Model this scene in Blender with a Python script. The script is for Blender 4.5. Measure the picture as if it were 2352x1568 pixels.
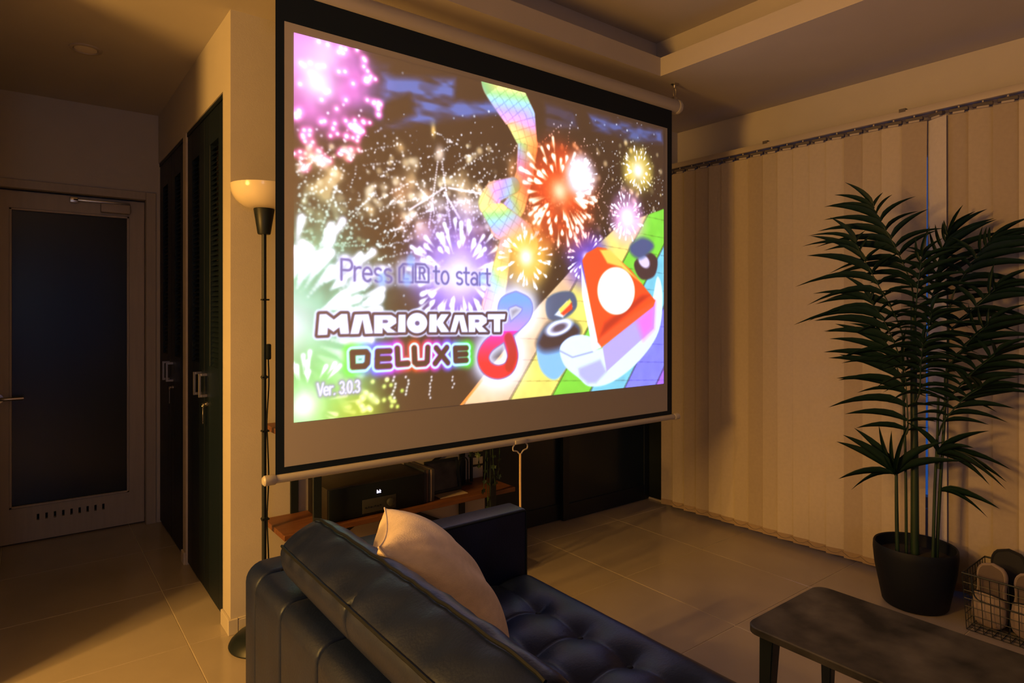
import bpy, bmesh, math, random
import numpy as np
from mathutils import Vector, Matrix

for o in list(bpy.data.objects):
    bpy.data.objects.remove(o, do_unlink=True)
scn = bpy.context.scene
C = scn.collection
random.seed(7)
PI = math.pi

# ------------------------------------------------------------------ camera
CAM_H, HORIZON, FPX, CXP = 1.25, 720.0, 1448.0, 1176.0
YAW = math.radians(37.70)
FX, FY = math.sin(YAW), math.cos(YAW)      # forward
RX, RY = FY, -FX                           # right
cam = bpy.data.cameras.new('camera')
cam.sensor_width = 36.0
cam.lens = FPX * 36.0 / 2352.0
cam.shift_y = -(784.0 - HORIZON) / 2352.0
cam.clip_start = 0.02
camo = bpy.data.objects.new('camera', cam)
camo.location = (0, 0, CAM_H)
camo.rotation_euler = (PI / 2, 0, -YAW)
C.objects.link(camo)
scn.camera = camo

# ------------------------------------------------------------------ world, lights, exposure
w = bpy.data.worlds.new('night_sky')
scn.world = w
w.use_nodes = True
w.node_tree.nodes['Background'].inputs[0].default_value = (0.014, 0.065, 0.26, 1)
w.node_tree.nodes['Background'].inputs[1].default_value = 1.0

def lamp(name, loc, watts, col, r):
    l = bpy.data.lights.new(name, 'POINT')
    l.energy = watts; l.color = col; l.shadow_soft_size = r
    o = bpy.data.objects.new(name, l); o.location = loc
    C.objects.link(o)
    return o
WARM = (1.0, 0.49, 0.095)
lamp('dining_globe_lamp', (-2.20, 1.56, 1.50), 330, WARM, 0.30)
lamp('cool_fill', (-0.9, -1.9, 1.5), 16, (0.62, 0.80, 1.0), 0.25)  # added cool fill light behind the camera, stands for no real source
def downlight(name, loc, watts, ang, blend):
    l = bpy.data.lights.new(name, 'SPOT'); l.energy = watts; l.color = WARM; l.shadow_soft_size = 0.04
    l.spot_size = math.radians(ang); l.spot_blend = blend
    o = bpy.data.objects.new(name, l); o.location = loc; C.objects.link(o)
downlight('kitchen_downlight', (-2.26, 1.735, 2.42), 170, 162, 0.35)
downlight('kitchen_downlight', (-2.07, 1.435, 2.42), 90, 162, 0.35)

pl = bpy.data.lights.new('fill_window_portal', 'AREA'); pl.shape = 'RECTANGLE'; pl.size = 3.6; pl.size_y = 2.05; pl.cycles.is_portal = True
plo = bpy.data.objects.new('fill_window_portal', pl); plo.location = (-0.5, -2.71, 1.075); plo.rotation_euler = (PI / 2, 0, PI); C.objects.link(plo)

vs = scn.view_settings
vs.view_transform = 'Standard'
vs.look = 'None'
vs.exposure = 0.0
vs.gamma = 1.0
vs.use_curve_mapping = False

# ------------------------------------------------------------------ helpers
def s2l(c):
    c = c / 255.0
    return c / 12.92 if c <= 0.04045 else ((c + 0.055) / 1.055) ** 2.4
def rgb(r, g, b):
    return (s2l(r), s2l(g), s2l(b), 1.0)

MATS = {}
def mat(name, col, rough=0.6, metal=0.0, spec=0.5, noise=0.0, nscale=20.0, bump=0.0, bscale=80.0, emit=None, estr=0.0,
        col2=None, stretch=None, trans=0.0, coat=0.0, sheen=0.0):
    if name in MATS:
        return MATS[name]
    m = bpy.data.materials.new(name)
    m.use_nodes = True
    nt = m.node_tree
    b = nt.nodes['Principled BSDF']
    b.inputs['Base Color'].default_value = col
    b.inputs['Roughness'].default_value = rough
    b.inputs['Metallic'].default_value = metal
    b.inputs['Specular IOR Level'].default_value = spec
    if coat:
        b.inputs['Coat Weight'].default_value = coat
        b.inputs['Coat Roughness'].default_value = 0.15
    if sheen:
        b.inputs['Sheen Weight'].default_value = sheen
    if trans:
        b.inputs['Transmission Weight'].default_value = trans
    if emit:
        b.inputs['Emission Color'].default_value = emit
        b.inputs['Emission Strength'].default_value = estr
    tc = nt.nodes.new('ShaderNodeTexCoord')
    mp = nt.nodes.new('ShaderNodeMapping')
    nt.links.new(tc.outputs['Object'], mp.inputs['Vector'])
    if stretch:
        mp.inputs['Scale'].default_value = stretch
    if noise or col2:
        n = nt.nodes.new('ShaderNodeTexNoise')
        n.inputs['Scale'].default_value = nscale
        n.inputs['Detail'].default_value = 6
        nt.links.new(mp.outputs[0], n.inputs['Vector'])
        r = nt.nodes.new('ShaderNodeValToRGB')
        c2 = col2 if col2 else tuple(min(1, x * (1 + noise)) for x in col[:3]) + (1,)
        c1 = col if col2 else tuple(x * (1 - noise) for x in col[:3]) + (1,)
        r.color_ramp.elements[0].position = 0.33
        r.color_ramp.elements[1].position = 0.67
        r.color_ramp.elements[0].color = c1
        r.color_ramp.elements[1].color = c2
        nt.links.new(n.outputs['Fac'], r.inputs[0])
        nt.links.new(r.outputs[0], b.inputs['Base Color'])
    if bump:
        n2 = nt.nodes.new('ShaderNodeTexNoise')
        n2.inputs['Scale'].default_value = bscale
        n2.inputs['Detail'].default_value = 4
        nt.links.new(mp.outputs[0], n2.inputs['Vector'])
        bp = nt.nodes.new('ShaderNodeBump')
        bp.inputs['Strength'].default_value = bump
        bp.inputs['Distance'].default_value = 0.002
        nt.links.new(n2.outputs['Fac'], bp.inputs['Height'])
        nt.links.new(bp.outputs[0], b.inputs['Normal'])
    MATS[name] = m
    return m

M_WALL = mat('wall_paint', (0.52, 0.48, 0.43, 1), 0.85, noise=0.02, nscale=6, bump=0.25, bscale=250)
M_WALLD = mat('unseen_wall_dark', (0.05, 0.045, 0.04, 1), 0.8, noise=0.05, nscale=6)  # unseen walls made near black to cut bounced light
M_CEIL = mat('ceiling_paint', (0.50, 0.46, 0.42, 1), 0.9, noise=0.02, nscale=5, bump=0.15, bscale=250)
M_TILE = mat('porcelain_tile', (0.36, 0.32, 0.28, 1), 0.16, spec=0.5, noise=0.06, nscale=3.0)
M_GROUT = mat('grout', (0.58, 0.53, 0.44, 1), 0.7)
M_TRIM = mat('white_trim', (0.52, 0.48, 0.43, 1), 0.5)
M_DOORW = mat('door_laminate', (0.42, 0.37, 0.31, 1), 0.45, noise=0.05, nscale=8, stretch=(6, 6, 0.5))
M_DGLASS = mat('dark_door_glass', (0.012, 0.022, 0.028, 1), 0.25, spec=0.4)
M_CLOSET = mat('closet_black', (0.004, 0.011, 0.020, 1), 0.5, spec=0.3, noise=0.15, nscale=10, stretch=(1, 1, 0.1))
M_METAL = mat('brushed_metal', (0.55, 0.52, 0.47, 1), 0.3, metal=1.0)
M_BLACK = mat('black_metal', (0.010, 0.016, 0.021, 1), 0.42, spec=0.4)
M_BLKPL = mat('black_plastic', (0.005, 0.009, 0.014, 1), 0.55, spec=0.25)
M_SCRW = mat('screen_white', (0.50, 0.47, 0.44, 1), 0.9, spec=0.2)
M_SCRB = mat('screen_black', (0.006, 0.014, 0.028, 1), 0.7, spec=0.25)
M_CASE = mat('case_white', (0.46, 0.43, 0.40, 1), 0.4)
M_LEATH = mat('navy_leather', (0.0055, 0.0105, 0.042, 1), 0.40, spec=0.28, noise=0.2, nscale=9, bump=0.25, bscale=180)
M_LEATH.node_tree.nodes['Principled BSDF'].inputs['Specular Tint'].default_value = (0.6, 0.74, 1.0, 1)
M_LEATHT = mat('navy_leather_piping', (0.003, 0.006, 0.014, 1), 0.6, spec=0.15)
M_PILLOW = mat('pillow_linen', (0.62, 0.52, 0.43, 1), 0.9, noise=0.06, nscale=30, bump=0.5, bscale=260, stretch=(1, 1, 3))
M_WOOD = mat('shelf_wood', (0.105, 0.038, 0.016, 1), 0.5, col2=(0.165, 0.066, 0.028, 1), nscale=7, stretch=(0.8, 9, 9))
M_BLIND = mat('blind_fabric', (0.50, 0.44, 0.37, 1), 0.95, spec=0.1, noise=0.03, nscale=60, bump=0.2, bscale=500)
M_BLINDP = mat('blind_pocket', (0.33, 0.25, 0.18, 1), 0.95, spec=0.1, noise=0.03, nscale=60)
M_RAIL = mat('rail_white', (0.42, 0.37, 0.33, 1), 0.5)
M_CLIP = mat('carrier_clip', (0.10, 0.085, 0.085, 1), 0.6)
M_POT = mat('pot_charcoal', (0.005, 0.008, 0.015, 1), 0.6, spec=0.25, noise=0.05, nscale=30)
M_SOIL = mat('soil', (0.02, 0.018, 0.015, 1), 0.95, bump=0.8, bscale=90)
M_STEM = mat('palm_stem', (0.012, 0.034, 0.016, 1), 0.5, noise=0.25, nscale=40, stretch=(1, 1, 0.2))
M_LEAF = mat('palm_leaf', (0.006, 0.022, 0.014, 1), 0.45, spec=0.3, noise=0.3, nscale=6)
M_STONE = mat('table_stone', (0.012, 0.014, 0.018, 1), 0.5, spec=0.35, col2=(0.105, 0.10, 0.094, 1), nscale=7, bump=0.12, bscale=60)
M_BOWL = mat('opal_glass', (0.80, 0.72, 0.58, 1), 0.18, spec=0.5)
M_SLIP = mat('slipper_beige', (0.33, 0.26, 0.20, 1), 0.85, bump=0.3, bscale=200)
M_SLIPIN = mat('slipper_insole', (0.12, 0.09, 0.07, 1), 0.9)
M_SLIPB = mat('slipper_black', (0.012, 0.013, 0.015, 1), 0.8)
M_STEREO = mat('stereo_wood', (0.012, 0.010, 0.010, 1), 0.5, noise=0.2, nscale=8, stretch=(1, 12, 12))
M_PANEL = mat('panel_grey', (0.05, 0.052, 0.055, 1), 0.45, metal=0.4)
M_CORD = mat('cord_tan', (0.60, 0.44, 0.24, 1), 0.8)
M_WGLASS = bpy.data.materials.new('window_glass'); M_WGLASS.use_nodes = True
_nt = M_WGLASS.node_tree; _nt.nodes.clear()
_o = _nt.nodes.new('ShaderNodeOutputMaterial'); _m = _nt.nodes.new('ShaderNodeMixShader'); _t = _nt.nodes.new('ShaderNodeBsdfTransparent'); _g = _nt.nodes.new('ShaderNodeBsdfGlossy')
_g.inputs['Roughness'].default_value = 0.02; _m.inputs[0].default_value = 0.07
_nt.links.new(_t.outputs[0], _m.inputs[1]); _nt.links.new(_g.outputs[0], _m.inputs[2]); _nt.links.new(_m.outputs[0], _o.inputs['Surface'])
M_IVY = mat('ivy_leaf', (0.020, 0.045, 0.018, 1), 0.5, noise=0.4, nscale=20)

# ---- object linking
def link(name, me, m=None, parent=None, smooth=None):
    if m is not None and len(me.materials) == 0:
        me.materials.append(m)
    if smooth is not None:
        me.shade_smooth()
        if smooth < 170:
            me.set_sharp_from_angle(angle=math.radians(smooth))
    o = bpy.data.objects.new(name, me)
    C.objects.link(o)
    if parent is not None:
        o.parent = parent
        o.matrix_parent_inverse = world_of(parent).inverted()
    return o
def world_of(o):
    if o is None:
        return Matrix.Identity(4)
    l = Matrix.LocRotScale(o.location, o.rotation_euler, o.scale)
    if o.parent is None:
        return l
    return world_of(o.parent) @ o.matrix_parent_inverse @ l
def bmo(name, bm, m=None, parent=None, smooth=None):
    me = bpy.data.meshes.new(name)
    bmesh.ops.recalc_face_normals(bm, faces=bm.faces[:])
    bm.to_mesh(me); bm.free()
    return link(name, me, m, parent, smooth)
def thing(name, loc, label, cat, group=None):
    o = bpy.data.objects.new(name, None)
    o.empty_display_size = 0.05
    o.location = loc
    C.objects.link(o)
    o['label'] = label; o['category'] = cat
    if group: o['group'] = group
    return o
def tag(o, label, cat, group=None):
    o['label'] = label; o['category'] = cat
    if group: o['group'] = group
    return o
def struct(o):
    o['kind'] = 'structure'
    return o

# ---- shapes
def BM():
    return bmesh.new()
def box(bm, x0, x1, y0, y1, z0, z1, bev=0.0, seg=2):
    vs_ = [bm.verts.new((x, y, z)) for x in (x0, x1) for y in (y0, y1) for z in (z0, z1)]
    q = [(0, 1, 3, 2), (4, 6, 7, 5), (0, 4, 5, 1), (2, 3, 7, 6), (0, 2, 6, 4), (1, 5, 7, 3)]
    fs = [bm.faces.new([vs_[i] for i in f]) for f in q]
    if bev > 0:
        es = list({e for f in fs for e in f.edges})
        bmesh.ops.bevel(bm, geom=es, offset=bev, segments=seg, affect='EDGES', profile=0.5)
    return bm
def obox(name, dims, m, parent=None, bev=0.0, seg=2, smooth=None):
    bm = BM(); box(bm, *dims, bev=bev, seg=seg)
    return bmo(name, bm, m, parent, smooth if smooth is not None else (35 if bev else None))
def tube(bm, pts, r, n=8, closed=False, cap=True):
    pts = [Vector(p) for p in pts]
    rings = []
    N = len(pts)
    prev = None
    for i, p in enumerate(pts):
        a = pts[(i - 1) % N] if (i > 0 or closed) else p
        b = pts[(i + 1) % N] if (i < N - 1 or closed) else p
        t = (b - a).normalized()
        if prev is None:
            u = t.orthogonal().normalized()
        else:
            u = (prev - t * prev.dot(t))
            u = u.normalized() if u.length > 1e-6 else t.orthogonal().normalized()
        prev = u
        v = t.cross(u)
        rr = r[i] if isinstance(r, (list, tuple)) else r
        rings.append([bm.verts.new(p + (u * math.cos(2 * PI * k / n) + v * math.sin(2 * PI * k / n)) * rr) for k in range(n)])
    for i in range(N if closed else N - 1):
        A, B = rings[i], rings[(i + 1) % N]
        for k in range(n):
            bm.faces.new((A[k], A[(k + 1) % n], B[(k + 1) % n], B[k]))
    if cap and not closed:
        bm.faces.new(rings[0]); bm.faces.new(rings[-1])
    return bm
def otube(name, pts, r, m, parent=None, n=8, closed=False):
    bm = BM(); tube(bm, pts, r, n, closed)
    return bmo(name, bm, m, parent, 50)
def lathe(bm, prof, c, n=32, axis='z'):
    rings = []
    for r, h in prof:
        ring = []
        for k in range(n):
            a = 2 * PI * k / n
            if axis == 'z':
                ring.append(bm.verts.new((c[0] + r * math.cos(a), c[1] + r * math.sin(a), c[2] + h)))
            elif axis == 'x':
                ring.append(bm.verts.new((c[0] + h, c[1] + r * math.cos(a), c[2] + r * math.sin(a))))
            else:
                ring.append(bm.verts.new((c[0] + r * math.cos(a), c[1] + h, c[2] + r * math.sin(a))))
        rings.append(ring)
    for A, B in zip(rings[:-1], rings[1:]):
        for k in range(n):
            bm.faces.new((A[k], A[(k + 1) % n], B[(k + 1) % n], B[k]))
    bm.faces.new(rings[0]); bm.faces.new(rings[-1])
    return bm
def olathe(name, prof, c, m, parent=None, n=32, axis='z', smooth=40):
    bm = BM(); lathe(bm, prof, c, n, axis)
    return bmo(name, bm, m, parent, smooth)
def catmull(pts, sub=6, closed=False):
    pts = [Vector(p) for p in pts]
    N = len(pts); out = []
    rng = N if closed else N - 1
    for i in range(rng):
        if closed:
            p0, p1, p2, p3 = pts[(i - 1) % N], pts[i], pts[(i + 1) % N], pts[(i + 2) % N]
        else:
            p0, p1, p2, p3 = pts[max(i - 1, 0)], pts[i], pts[i + 1], pts[min(i + 2, N - 1)]
        for s in range(sub):
            t = s / sub
            out.append(0.5 * ((2 * p1) + (-p0 + p2) * t + (2 * p0 - 5 * p1 + 4 * p2 - p3) * t * t + (-p0 + 3 * p1 - 3 * p2 + p3) * t ** 3))
    if not closed:
        out.append(pts[-1])
    return out
def ray_dir(px, py):
    u = (px - CXP) / FPX
    return Vector((FX + u * RX, FY + u * RY, (HORIZON - py) / FPX))
def at_x(px, py, X):
    d = ray_dir(px, py); return Vector((0, 0, CAM_H)) + d * (X / d.x)
def at_y(px, py, Y):
    d = ray_dir(px, py); return Vector((0, 0, CAM_H)) + d * (Y / d.y)
def at_z(px, py, Z):
    d = ray_dir(px, py); return Vector((0, 0, CAM_H)) + d * ((Z - CAM_H) / d.z)

# ------------------------------------------------------------------ key dimensions
XR = 3.395          # right wall
YB = 2.613          # back wall face
XC = 0.634          # closet wall face
YE = 4.29           # hall end wall
H = 2.435           # ceiling
XHL = -0.27         # hall left wall

# ------------------------------------------------------------------ floor
bm = BM(); box(bm, -3.7, 3.6, -2.7, 4.6, -0.12, -0.0022)
floor = struct(bmo('floor', bm, M_GROUT))
PT = 0.588
bm = BM(); box(bm, -PT/2 + 0.0016, PT/2 - 0.0016, -PT/2 + 0.0016, PT/2 - 0.0016, -0.010, 0.0, bev=0.0012, seg=1)
tile_me = bpy.data.meshes.new('tile'); bmesh.ops.recalc_face_normals(bm, faces=bm.faces[:]); bm.to_mesh(tile_me); bm.free()
tile_me.materials.append(M_TILE)
for i in range(-7, 5):
    for j in range(-8, 4):
        o = bpy.data.objects.new('tile', tile_me)
        o.location = (0.4895 + PT * (i + 0.5), 2.04 + PT * (j + 0.5), 0)
        C.objects.link(o); o.parent = floor

# ------------------------------------------------------------------ ceiling with recessed tray
cx0, cx1, cy0, cy1 = 0.30, 2.512, -0.90, 2.037
LT, UT, LD = 2.527, 2.687, 0.15
bm = BM()
X0, X1, Y0, Y1 = -3.7, 3.6, -2.7, 4.6
for d in ((X0, cx0, Y0, Y1), (cx1, X1, Y0, Y1), (cx0, cx1, Y0, cy0), (cx0, cx1, cy1, Y1)):
    box(bm, *d, H, LT)
ix0, ix1, iy0, iy1 = cx0 - LD, cx1 + LD, cy0 - LD, cy1 + LD
for d in ((X0, ix0, Y0, Y1), (ix1, X1, Y0, Y1), (ix0, ix1, Y0, iy0), (ix0, ix1, iy1, Y1)):
    box(bm, *d, LT, UT)
box(bm, X0, X1, Y0, Y1, UT, UT + 0.1)
ceiling = struct(bmo('ceiling', bm, M_CEIL))

# ------------------------------------------------------------------ walls
def wall(name, boxes, m=M_WALL):
    bm = BM()
    for d in boxes: box(bm, *d)
    return struct(bmo(name, bm, m))
wall('wall_back', [(XC, 1.845, YB, 2.733, 0, H), (1.70, 1.845, 2.733, YB + 0.21, 0, H), (1.845, XR + 0.15, YB, YB + 0.21, 2.12, H)])
wall('wall_back_left', [(X0, XHL, YB, YB + 0.12, 0, H)])
wall('wall_alcove', [(0.9, X1, YB + 0.27, YB + 0.40, 0, H)])
wall('wall_hall_left', [(XHL - 0.12, XHL, YB + 0.12, YE, 0, H)])
DZ = 2.148
wall('wall_closet', [(XC, XC + 0.14, 3.474, 3.546, 0, DZ),
                     (XC, XC + 0.14, 4.286, YE + 0.1, 0, H), (XC, XC + 0.14, 2.733, 4.286, DZ, H),
                     (XC + 0.12, XC + 0.16, 2.733, 4.286, 0, DZ)])
dx0, dx1, dzt = -0.175, 0.597, 1.942
wall('wall_hall_end', [(XHL - 0.12, dx0 - 0.002, YE, YE + 0.14, 0, H), (dx1 + 0.002, XC + 0.14, YE, YE + 0.14, 0, H),
                       (dx0 - 0.002, dx1 + 0.002, YE, YE + 0.14, dzt, H), (XHL - 0.12, XC + 0.14, YE + 0.14, YE + 0.2, 0, H)])
wy0, wy1, wz1 = -0.60, 2.30, 2.06
wall('wall_right', [(XR, XR + 0.14, Y0, wy0, 0, H), (XR, XR + 0.14, wy1, YB + 0.4, 0, H), (XR, XR + 0.14, wy0, wy1, wz1, H), (XR, XR + 0.14, wy0, wy1, 0, 0.32)])
wall('wall_left', [(X0, X0 + 0.1, Y0, Y1, 0, H)], M_WALLD)
fw0, fw1, fz0, fz1 = -2.3, 1.3, 0.05, 2.1      # unseen window added behind the camera to let in blue fill light
wall('wall_front', [(X0 + 0.1, fw0, Y0, Y0 + 0.1, 0, H), (fw1, X1, Y0, Y0 + 0.1, 0, H), (fw0, fw1, Y0, Y0 + 0.1, 0, fz0), (fw0, fw1, Y0, Y0 + 0.1, fz1, H)], M_WALLD)
win2 = struct(obox('fill_window', (fw0, fw1, Y0 + 0.02, Y0 + 0.08, fz0, fz0 + 0.04), M_RAIL))
for d in ((fw0, fw0 + 0.05, fz0 + 0.04, fz1), (fw1 - 0.05, fw1, fz0 + 0.04, fz1), (-0.53, -0.47, fz0 + 0.04, fz1 - 0.05), (fw0 + 0.05, fw1 - 0.05, fz1 - 0.05, fz1)):
    obox('window_frame', (d[0], d[1], Y0 + 0.03, Y0 + 0.07, d[2], d[3]), M_RAIL, win2)
for a, b in ((fw0 + 0.05, -0.53), (-0.47, fw1 - 0.05)):
    obox('pane', (a, b, Y0 + 0.048, Y0 + 0.052, fz0 + 0.04, fz1 - 0.05), M_WGLASS, win2)

# baseboards
bm = BM()
bb = 0.060
box(bm, XC - 0.010, XC + 0.026, YB - 0.010, YB, 0, bb, bev=0.0015, seg=1)
box(bm, XC + 0.0275, 1.845, YB - 0.009, YB, 0, bb - 0.006, bev=0.0015, seg=1)
box(bm, XC + 0.0275, 1.845, YB - 0.006, YB, bb - 0.006, bb, bev=0.001, seg=1)
struct(bmo('baseboard_back', bm, M_TRIM))
bm = BM()
box(bm, XC - 0.010, XC, YB, 2.728, 0, bb, bev=0.0015, seg=1)
box(bm, XC - 0.010, XC, 3.478, 3.542, 0, bb, bev=0.0015, seg=1)
struct(bmo('baseboard_closet', bm, M_TRIM))
bm = BM(); box(bm, XR - 0.010, XR, wy1, YB + 0.2, 0, bb, bev=0.0015, seg=1)
struct(bmo('baseboard_right', bm, M_TRIM))
bm = BM(); box(bm, XHL, XHL + 0.010, YB + 0.02, YE, 0, bb, bev=0.0015, seg=1)
struct(bmo('baseboard_hall', bm, M_TRIM))

# ------------------------------------------------------------------ window (behind the blinds)
bm = BM()
win = struct(obox('window_1', (XR + 0.10, XR + 0.13, wy0, wy1, 0.32, 0.35), M_RAIL))
for d in ((XR + 0.03, XR + 0.08, wy0, wy1, wz1 - 0.05, wz1), (XR + 0.03, XR + 0.08, wy0, wy1, 0.32, 0.37),
          (XR + 0.03, XR + 0.08, wy0, wy0 + 0.05, 0.37, wz1 - 0.05), (XR + 0.03, XR + 0.08, wy1 - 0.05, wy1, 0.37, wz1 - 0.05),
          (XR + 0.03, XR + 0.08, 0.26, 0.33, 0.37, wz1 - 0.05)):
    obox('window_frame', d, M_RAIL, win, bev=0.002, seg=1)
for a, b in ((wy0 + 0.05, 0.26), (0.33, wy1 - 0.05)):
    obox('pane', (XR + 0.052, XR + 0.058, a, b, 0.37, wz1 - 0.05), M_WGLASS, win)

# ------------------------------------------------------------------ hall end door (door_1)
d1 = struct(obox('door_1', (dx0, dx1, YE + 0.055, YE + 0.135, 0.006, 0.0065), M_DOORW))
lx0, lx1, ly0, ly1, lz0, lz1 = dx0 + 0.03, dx1 - 0.03, YE + 0.045, YE + 0.085, 0.008, dzt - 0.028
gx0, gx1, gz0, gz1 = -0.067, 0.489, 0.196, 1.822
bm = BM()
box(bm, lx0, gx0, ly0, ly1, lz0, lz1); box(bm, gx1, lx1, ly0, ly1, lz0, lz1)
box(bm, gx0, gx1, ly0, ly1, gz1, lz1)
# bottom rail with nine vent slots
sw, sh, sp = 0.0115, 0.034, 0.0378
sx = [0.058 + sp * k for k in range(9)]
box(bm, gx0, gx1, ly0, ly1, lz0, 0.116); box(bm, gx0, gx1, ly0, ly1, 0.116 + sh, gz0)
edges = [gx0] + [v for s in sx for v in (s - sw / 2, s + sw / 2)] + [gx1]
for k in range(0, len(edges), 2):
    box(bm, edges[k], edges[k + 1], ly0, ly1, 0.116, 0.116 + sh)
bmo('door_leaf', bm, M_DOORW, d1)
obox('vent_backing', (gx0 + 0.05, gx1 - 0.05, ly1 - 0.012, ly1 - 0.008, 0.11, 0.156), M_BLKPL, d1)
bm = BM(); gb = 0.012
for d in ((gx0, gx0 + gb, gz0, gz1), (gx1 - gb, gx1, gz0, gz1), (gx0, gx1, gz0, gz0 + gb), (gx0, gx1, gz1 - gb, gz1)):
    box(bm, d[0], d[1], ly0 - 0.006, ly0 + 0.01, d[2], d[3], bev=0.002, seg=1)
bmo('glass_bead', bm, M_DOORW, d1)
obox('pane', (gx0, gx1, ly0 + 0.012, ly0 + 0.018, gz0, gz1), M_DGLASS, d1)
bm = BM()
for d in ((dx0 - 0.026, dx0 + 0.028, 0, dzt + 0.026), (dx1 - 0.028, dx1 + 0.024, 0, dzt + 0.026)):
    box(bm, d[0], d[1], YE - 0.012, YE + 0.04, d[2], d[3], bev=0.002, seg=1)
box(bm, dx0 + 0.028, dx1 - 0.028, YE - 0.012, YE + 0.04, dzt - 0.02, dzt + 0.026, bev=0.002, seg=1)
bmo('door_frame', bm, M_DOORW, d1)
# closer
obox('door_closer', (0.345, 0.492, ly0 - 0.045, ly0, 1.832, 1.885), M_RAIL, d1, bev=0.008)
bm = BM(); box(bm, 0.215, 0.49, ly0 - 0.030, ly0 - 0.018, 1.886, 1.897, bev=0.002); box(bm, 0.2, 0.24, ly0 - 0.03, ly0 + 0.0, 1.875, 1.905, bev=0.002)
bmo('closer_arm', bm, M_METAL, d1, 35)
# lever handle
hz = 0.795
bm = BM(); lathe(bm, [(0.026, 0), (0.026, -0.008), (0.010, -0.010), (0.010, -0.045)], (-0.115, ly0, hz), 20, 'y')
tube(bm, catmull([(-0.115, ly0 - 0.04, hz), (-0.09, ly0 - 0.047, hz), (-0.05, ly0 - 0.048, hz), (-0.005, ly0 - 0.045, hz)]), 0.009, 10)
bmo('door_handle', bm, M_METAL, d1, 45)

# ------------------------------------------------------------------ closet doors (door_2, door_3): folding pairs of louvred leaves
def closet(name, y0, y1):
    xf = XC + 0.008           # front of the leaves, just inside the wall face
    root = struct(obox(name, (XC + 0.005, XC + 0.05, y0, y1, DZ - 0.02, DZ), M_CLOSET))
    ym = (y0 + y1) / 2
    for a, b, s in ((y0 + 0.002, ym - 0.0015, -1), (ym + 0.0015, y1 - 0.002, 1)):
        bm = BM()
        st = 0.105; lz0_, lz1_ = 1.02, DZ - 0.16
        z0, z1 = 0.012, DZ - 0.022
        p0, p1 = a + st, b - st
        xs = (xf, xf + 0.028)
        box(bm, *xs, a, p0, z0, z1, bev=0.0015, seg=1); box(bm, *xs, p1, b, z0, z1, bev=0.0015, seg=1)
        box(bm, *xs, p0, p1, z0, lz0_); box(bm, *xs, p0, p1, lz1_, z1)
        leaf = bmo('door_leaf', bm, M_CLOSET, root)
        bm = BM()
        n = 44
        for k in range(n):
            zc = lz0_ + (lz1_ - lz0_) * (k + 0.5) / n
            vv = [bm.verts.new(p) for p in ((xf + 0.003, p0, zc - 0.013), (xf + 0.003, p1, zc - 0.013), (xf + 0.024, p1, zc + 0.010), (xf + 0.024, p0, zc + 0.010),
                                            (xf + 0.006, p0, zc - 0.014), (xf + 0.006, p1, zc - 0.014), (xf + 0.027, p1, zc + 0.009), (xf + 0.027, p0, zc + 0.009))]
            for f in ((0, 1, 2, 3), (4, 7, 6, 5), (0, 4, 5, 1), (1, 5, 6, 2), (2, 6, 7, 3), (3, 7, 4, 0)):
                bm.faces.new([vv[i] for i in f])
        lv = bmo('louvres', bm, M_CLOSET, leaf); lv['kind'] = 'stuff'
        hy = ym + s * 0.055
        hz0, hz1 = 0.880, 0.985
        bm = BM()
        box(bm, xf - 0.036, xf - 0.026, hy - 0.006, hy + 0.006, hz0, hz1, bev=0.001, seg=1)
        box(bm, xf - 0.026, xf, hy - 0.006, hy + 0.006, hz0, hz0 + 0.012, bev=0.001, seg=1)
        box(bm, xf - 0.026, xf, hy - 0.006, hy + 0.006, hz1 - 0.012, hz1, bev=0.001, seg=1)
        bmo('handle', bm, M_METAL, leaf)
        if s < 0:
            bm = BM()
            ky, kz = hy, 0.848
            lathe(bm, [(0.011, 0), (0.011, -0.006), (0.006, -0.008), (0.006, -0.02)], (xf, ky, kz), 14, 'x')
            ring = [(xf - 0.018, ky + 0.010 * math.cos(t), kz - 0.006 + 0.010 * math.sin(t)) for t in np.linspace(0, 2 * PI, 13)[:-1]]
            tube(bm, ring, 0.0022, 6, True)
            box(bm, xf - 0.0195, xf - 0.0165, ky - 0.003, ky + 0.003, kz - 0.088, kz - 0.015, bev=0.0006, seg=1)
            box(bm, xf - 0.0195, xf - 0.0165, ky - 0.003, ky + 0.009, kz - 0.088, kz - 0.074, bev=0.0006, seg=1)
            box(bm, xf - 0.0195, xf - 0.0165, ky - 0.007, ky + 0.003, kz - 0.084, kz - 0.078, bev=0.0006, seg=1)
            bmo('lock_and_key', bm, M_METAL, leaf, 40)
    return root
closet('door_2', 2.734, 3.473)
closet('door_3', 3.547, 4.285)

# ------------------------------------------------------------------ dark sliding door in the alcove (door_4)
yd = YB + 0.205
d4 = struct(obox('door_4', (1.846, 3.345, yd - 0.025, yd + 0.05, 2.06, 2.118), M_BLACK))
for a, b, dy in ((1.846, 2.62, 0.022), (2.56, 3.345, -0.010)):
    pnl = obox('door_leaf', (a + 0.05, b - 0.05, yd + dy + 0.008, yd + dy + 0.016, 0.1, 1.99), M_DGLASS, d4)
    for d in ((a, a + 0.05, 0.004, 2.06), (b - 0.05, b, 0.004, 2.06), (a + 0.05, b - 0.05, 0.004, 0.10), (a + 0.05, b - 0.05, 1.99, 2.06)):
        obox('leaf_frame', (d[0], d[1], yd + dy, yd + dy + 0.026, d[2], d[3]), M_BLACK, pnl, bev=0.0015, seg=1)
obox('door_jamb', (3.345, 3.393, YB + 0.085, YB + 0.26, 0.012, 2.118), M_BLACK, d4, bev=0.0015, seg=1)
obox('door_sill', (3.340, 3.392, YB + 0.080, YB + 0.26, 0.0, 0.012), M_TRIM, d4)

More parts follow.
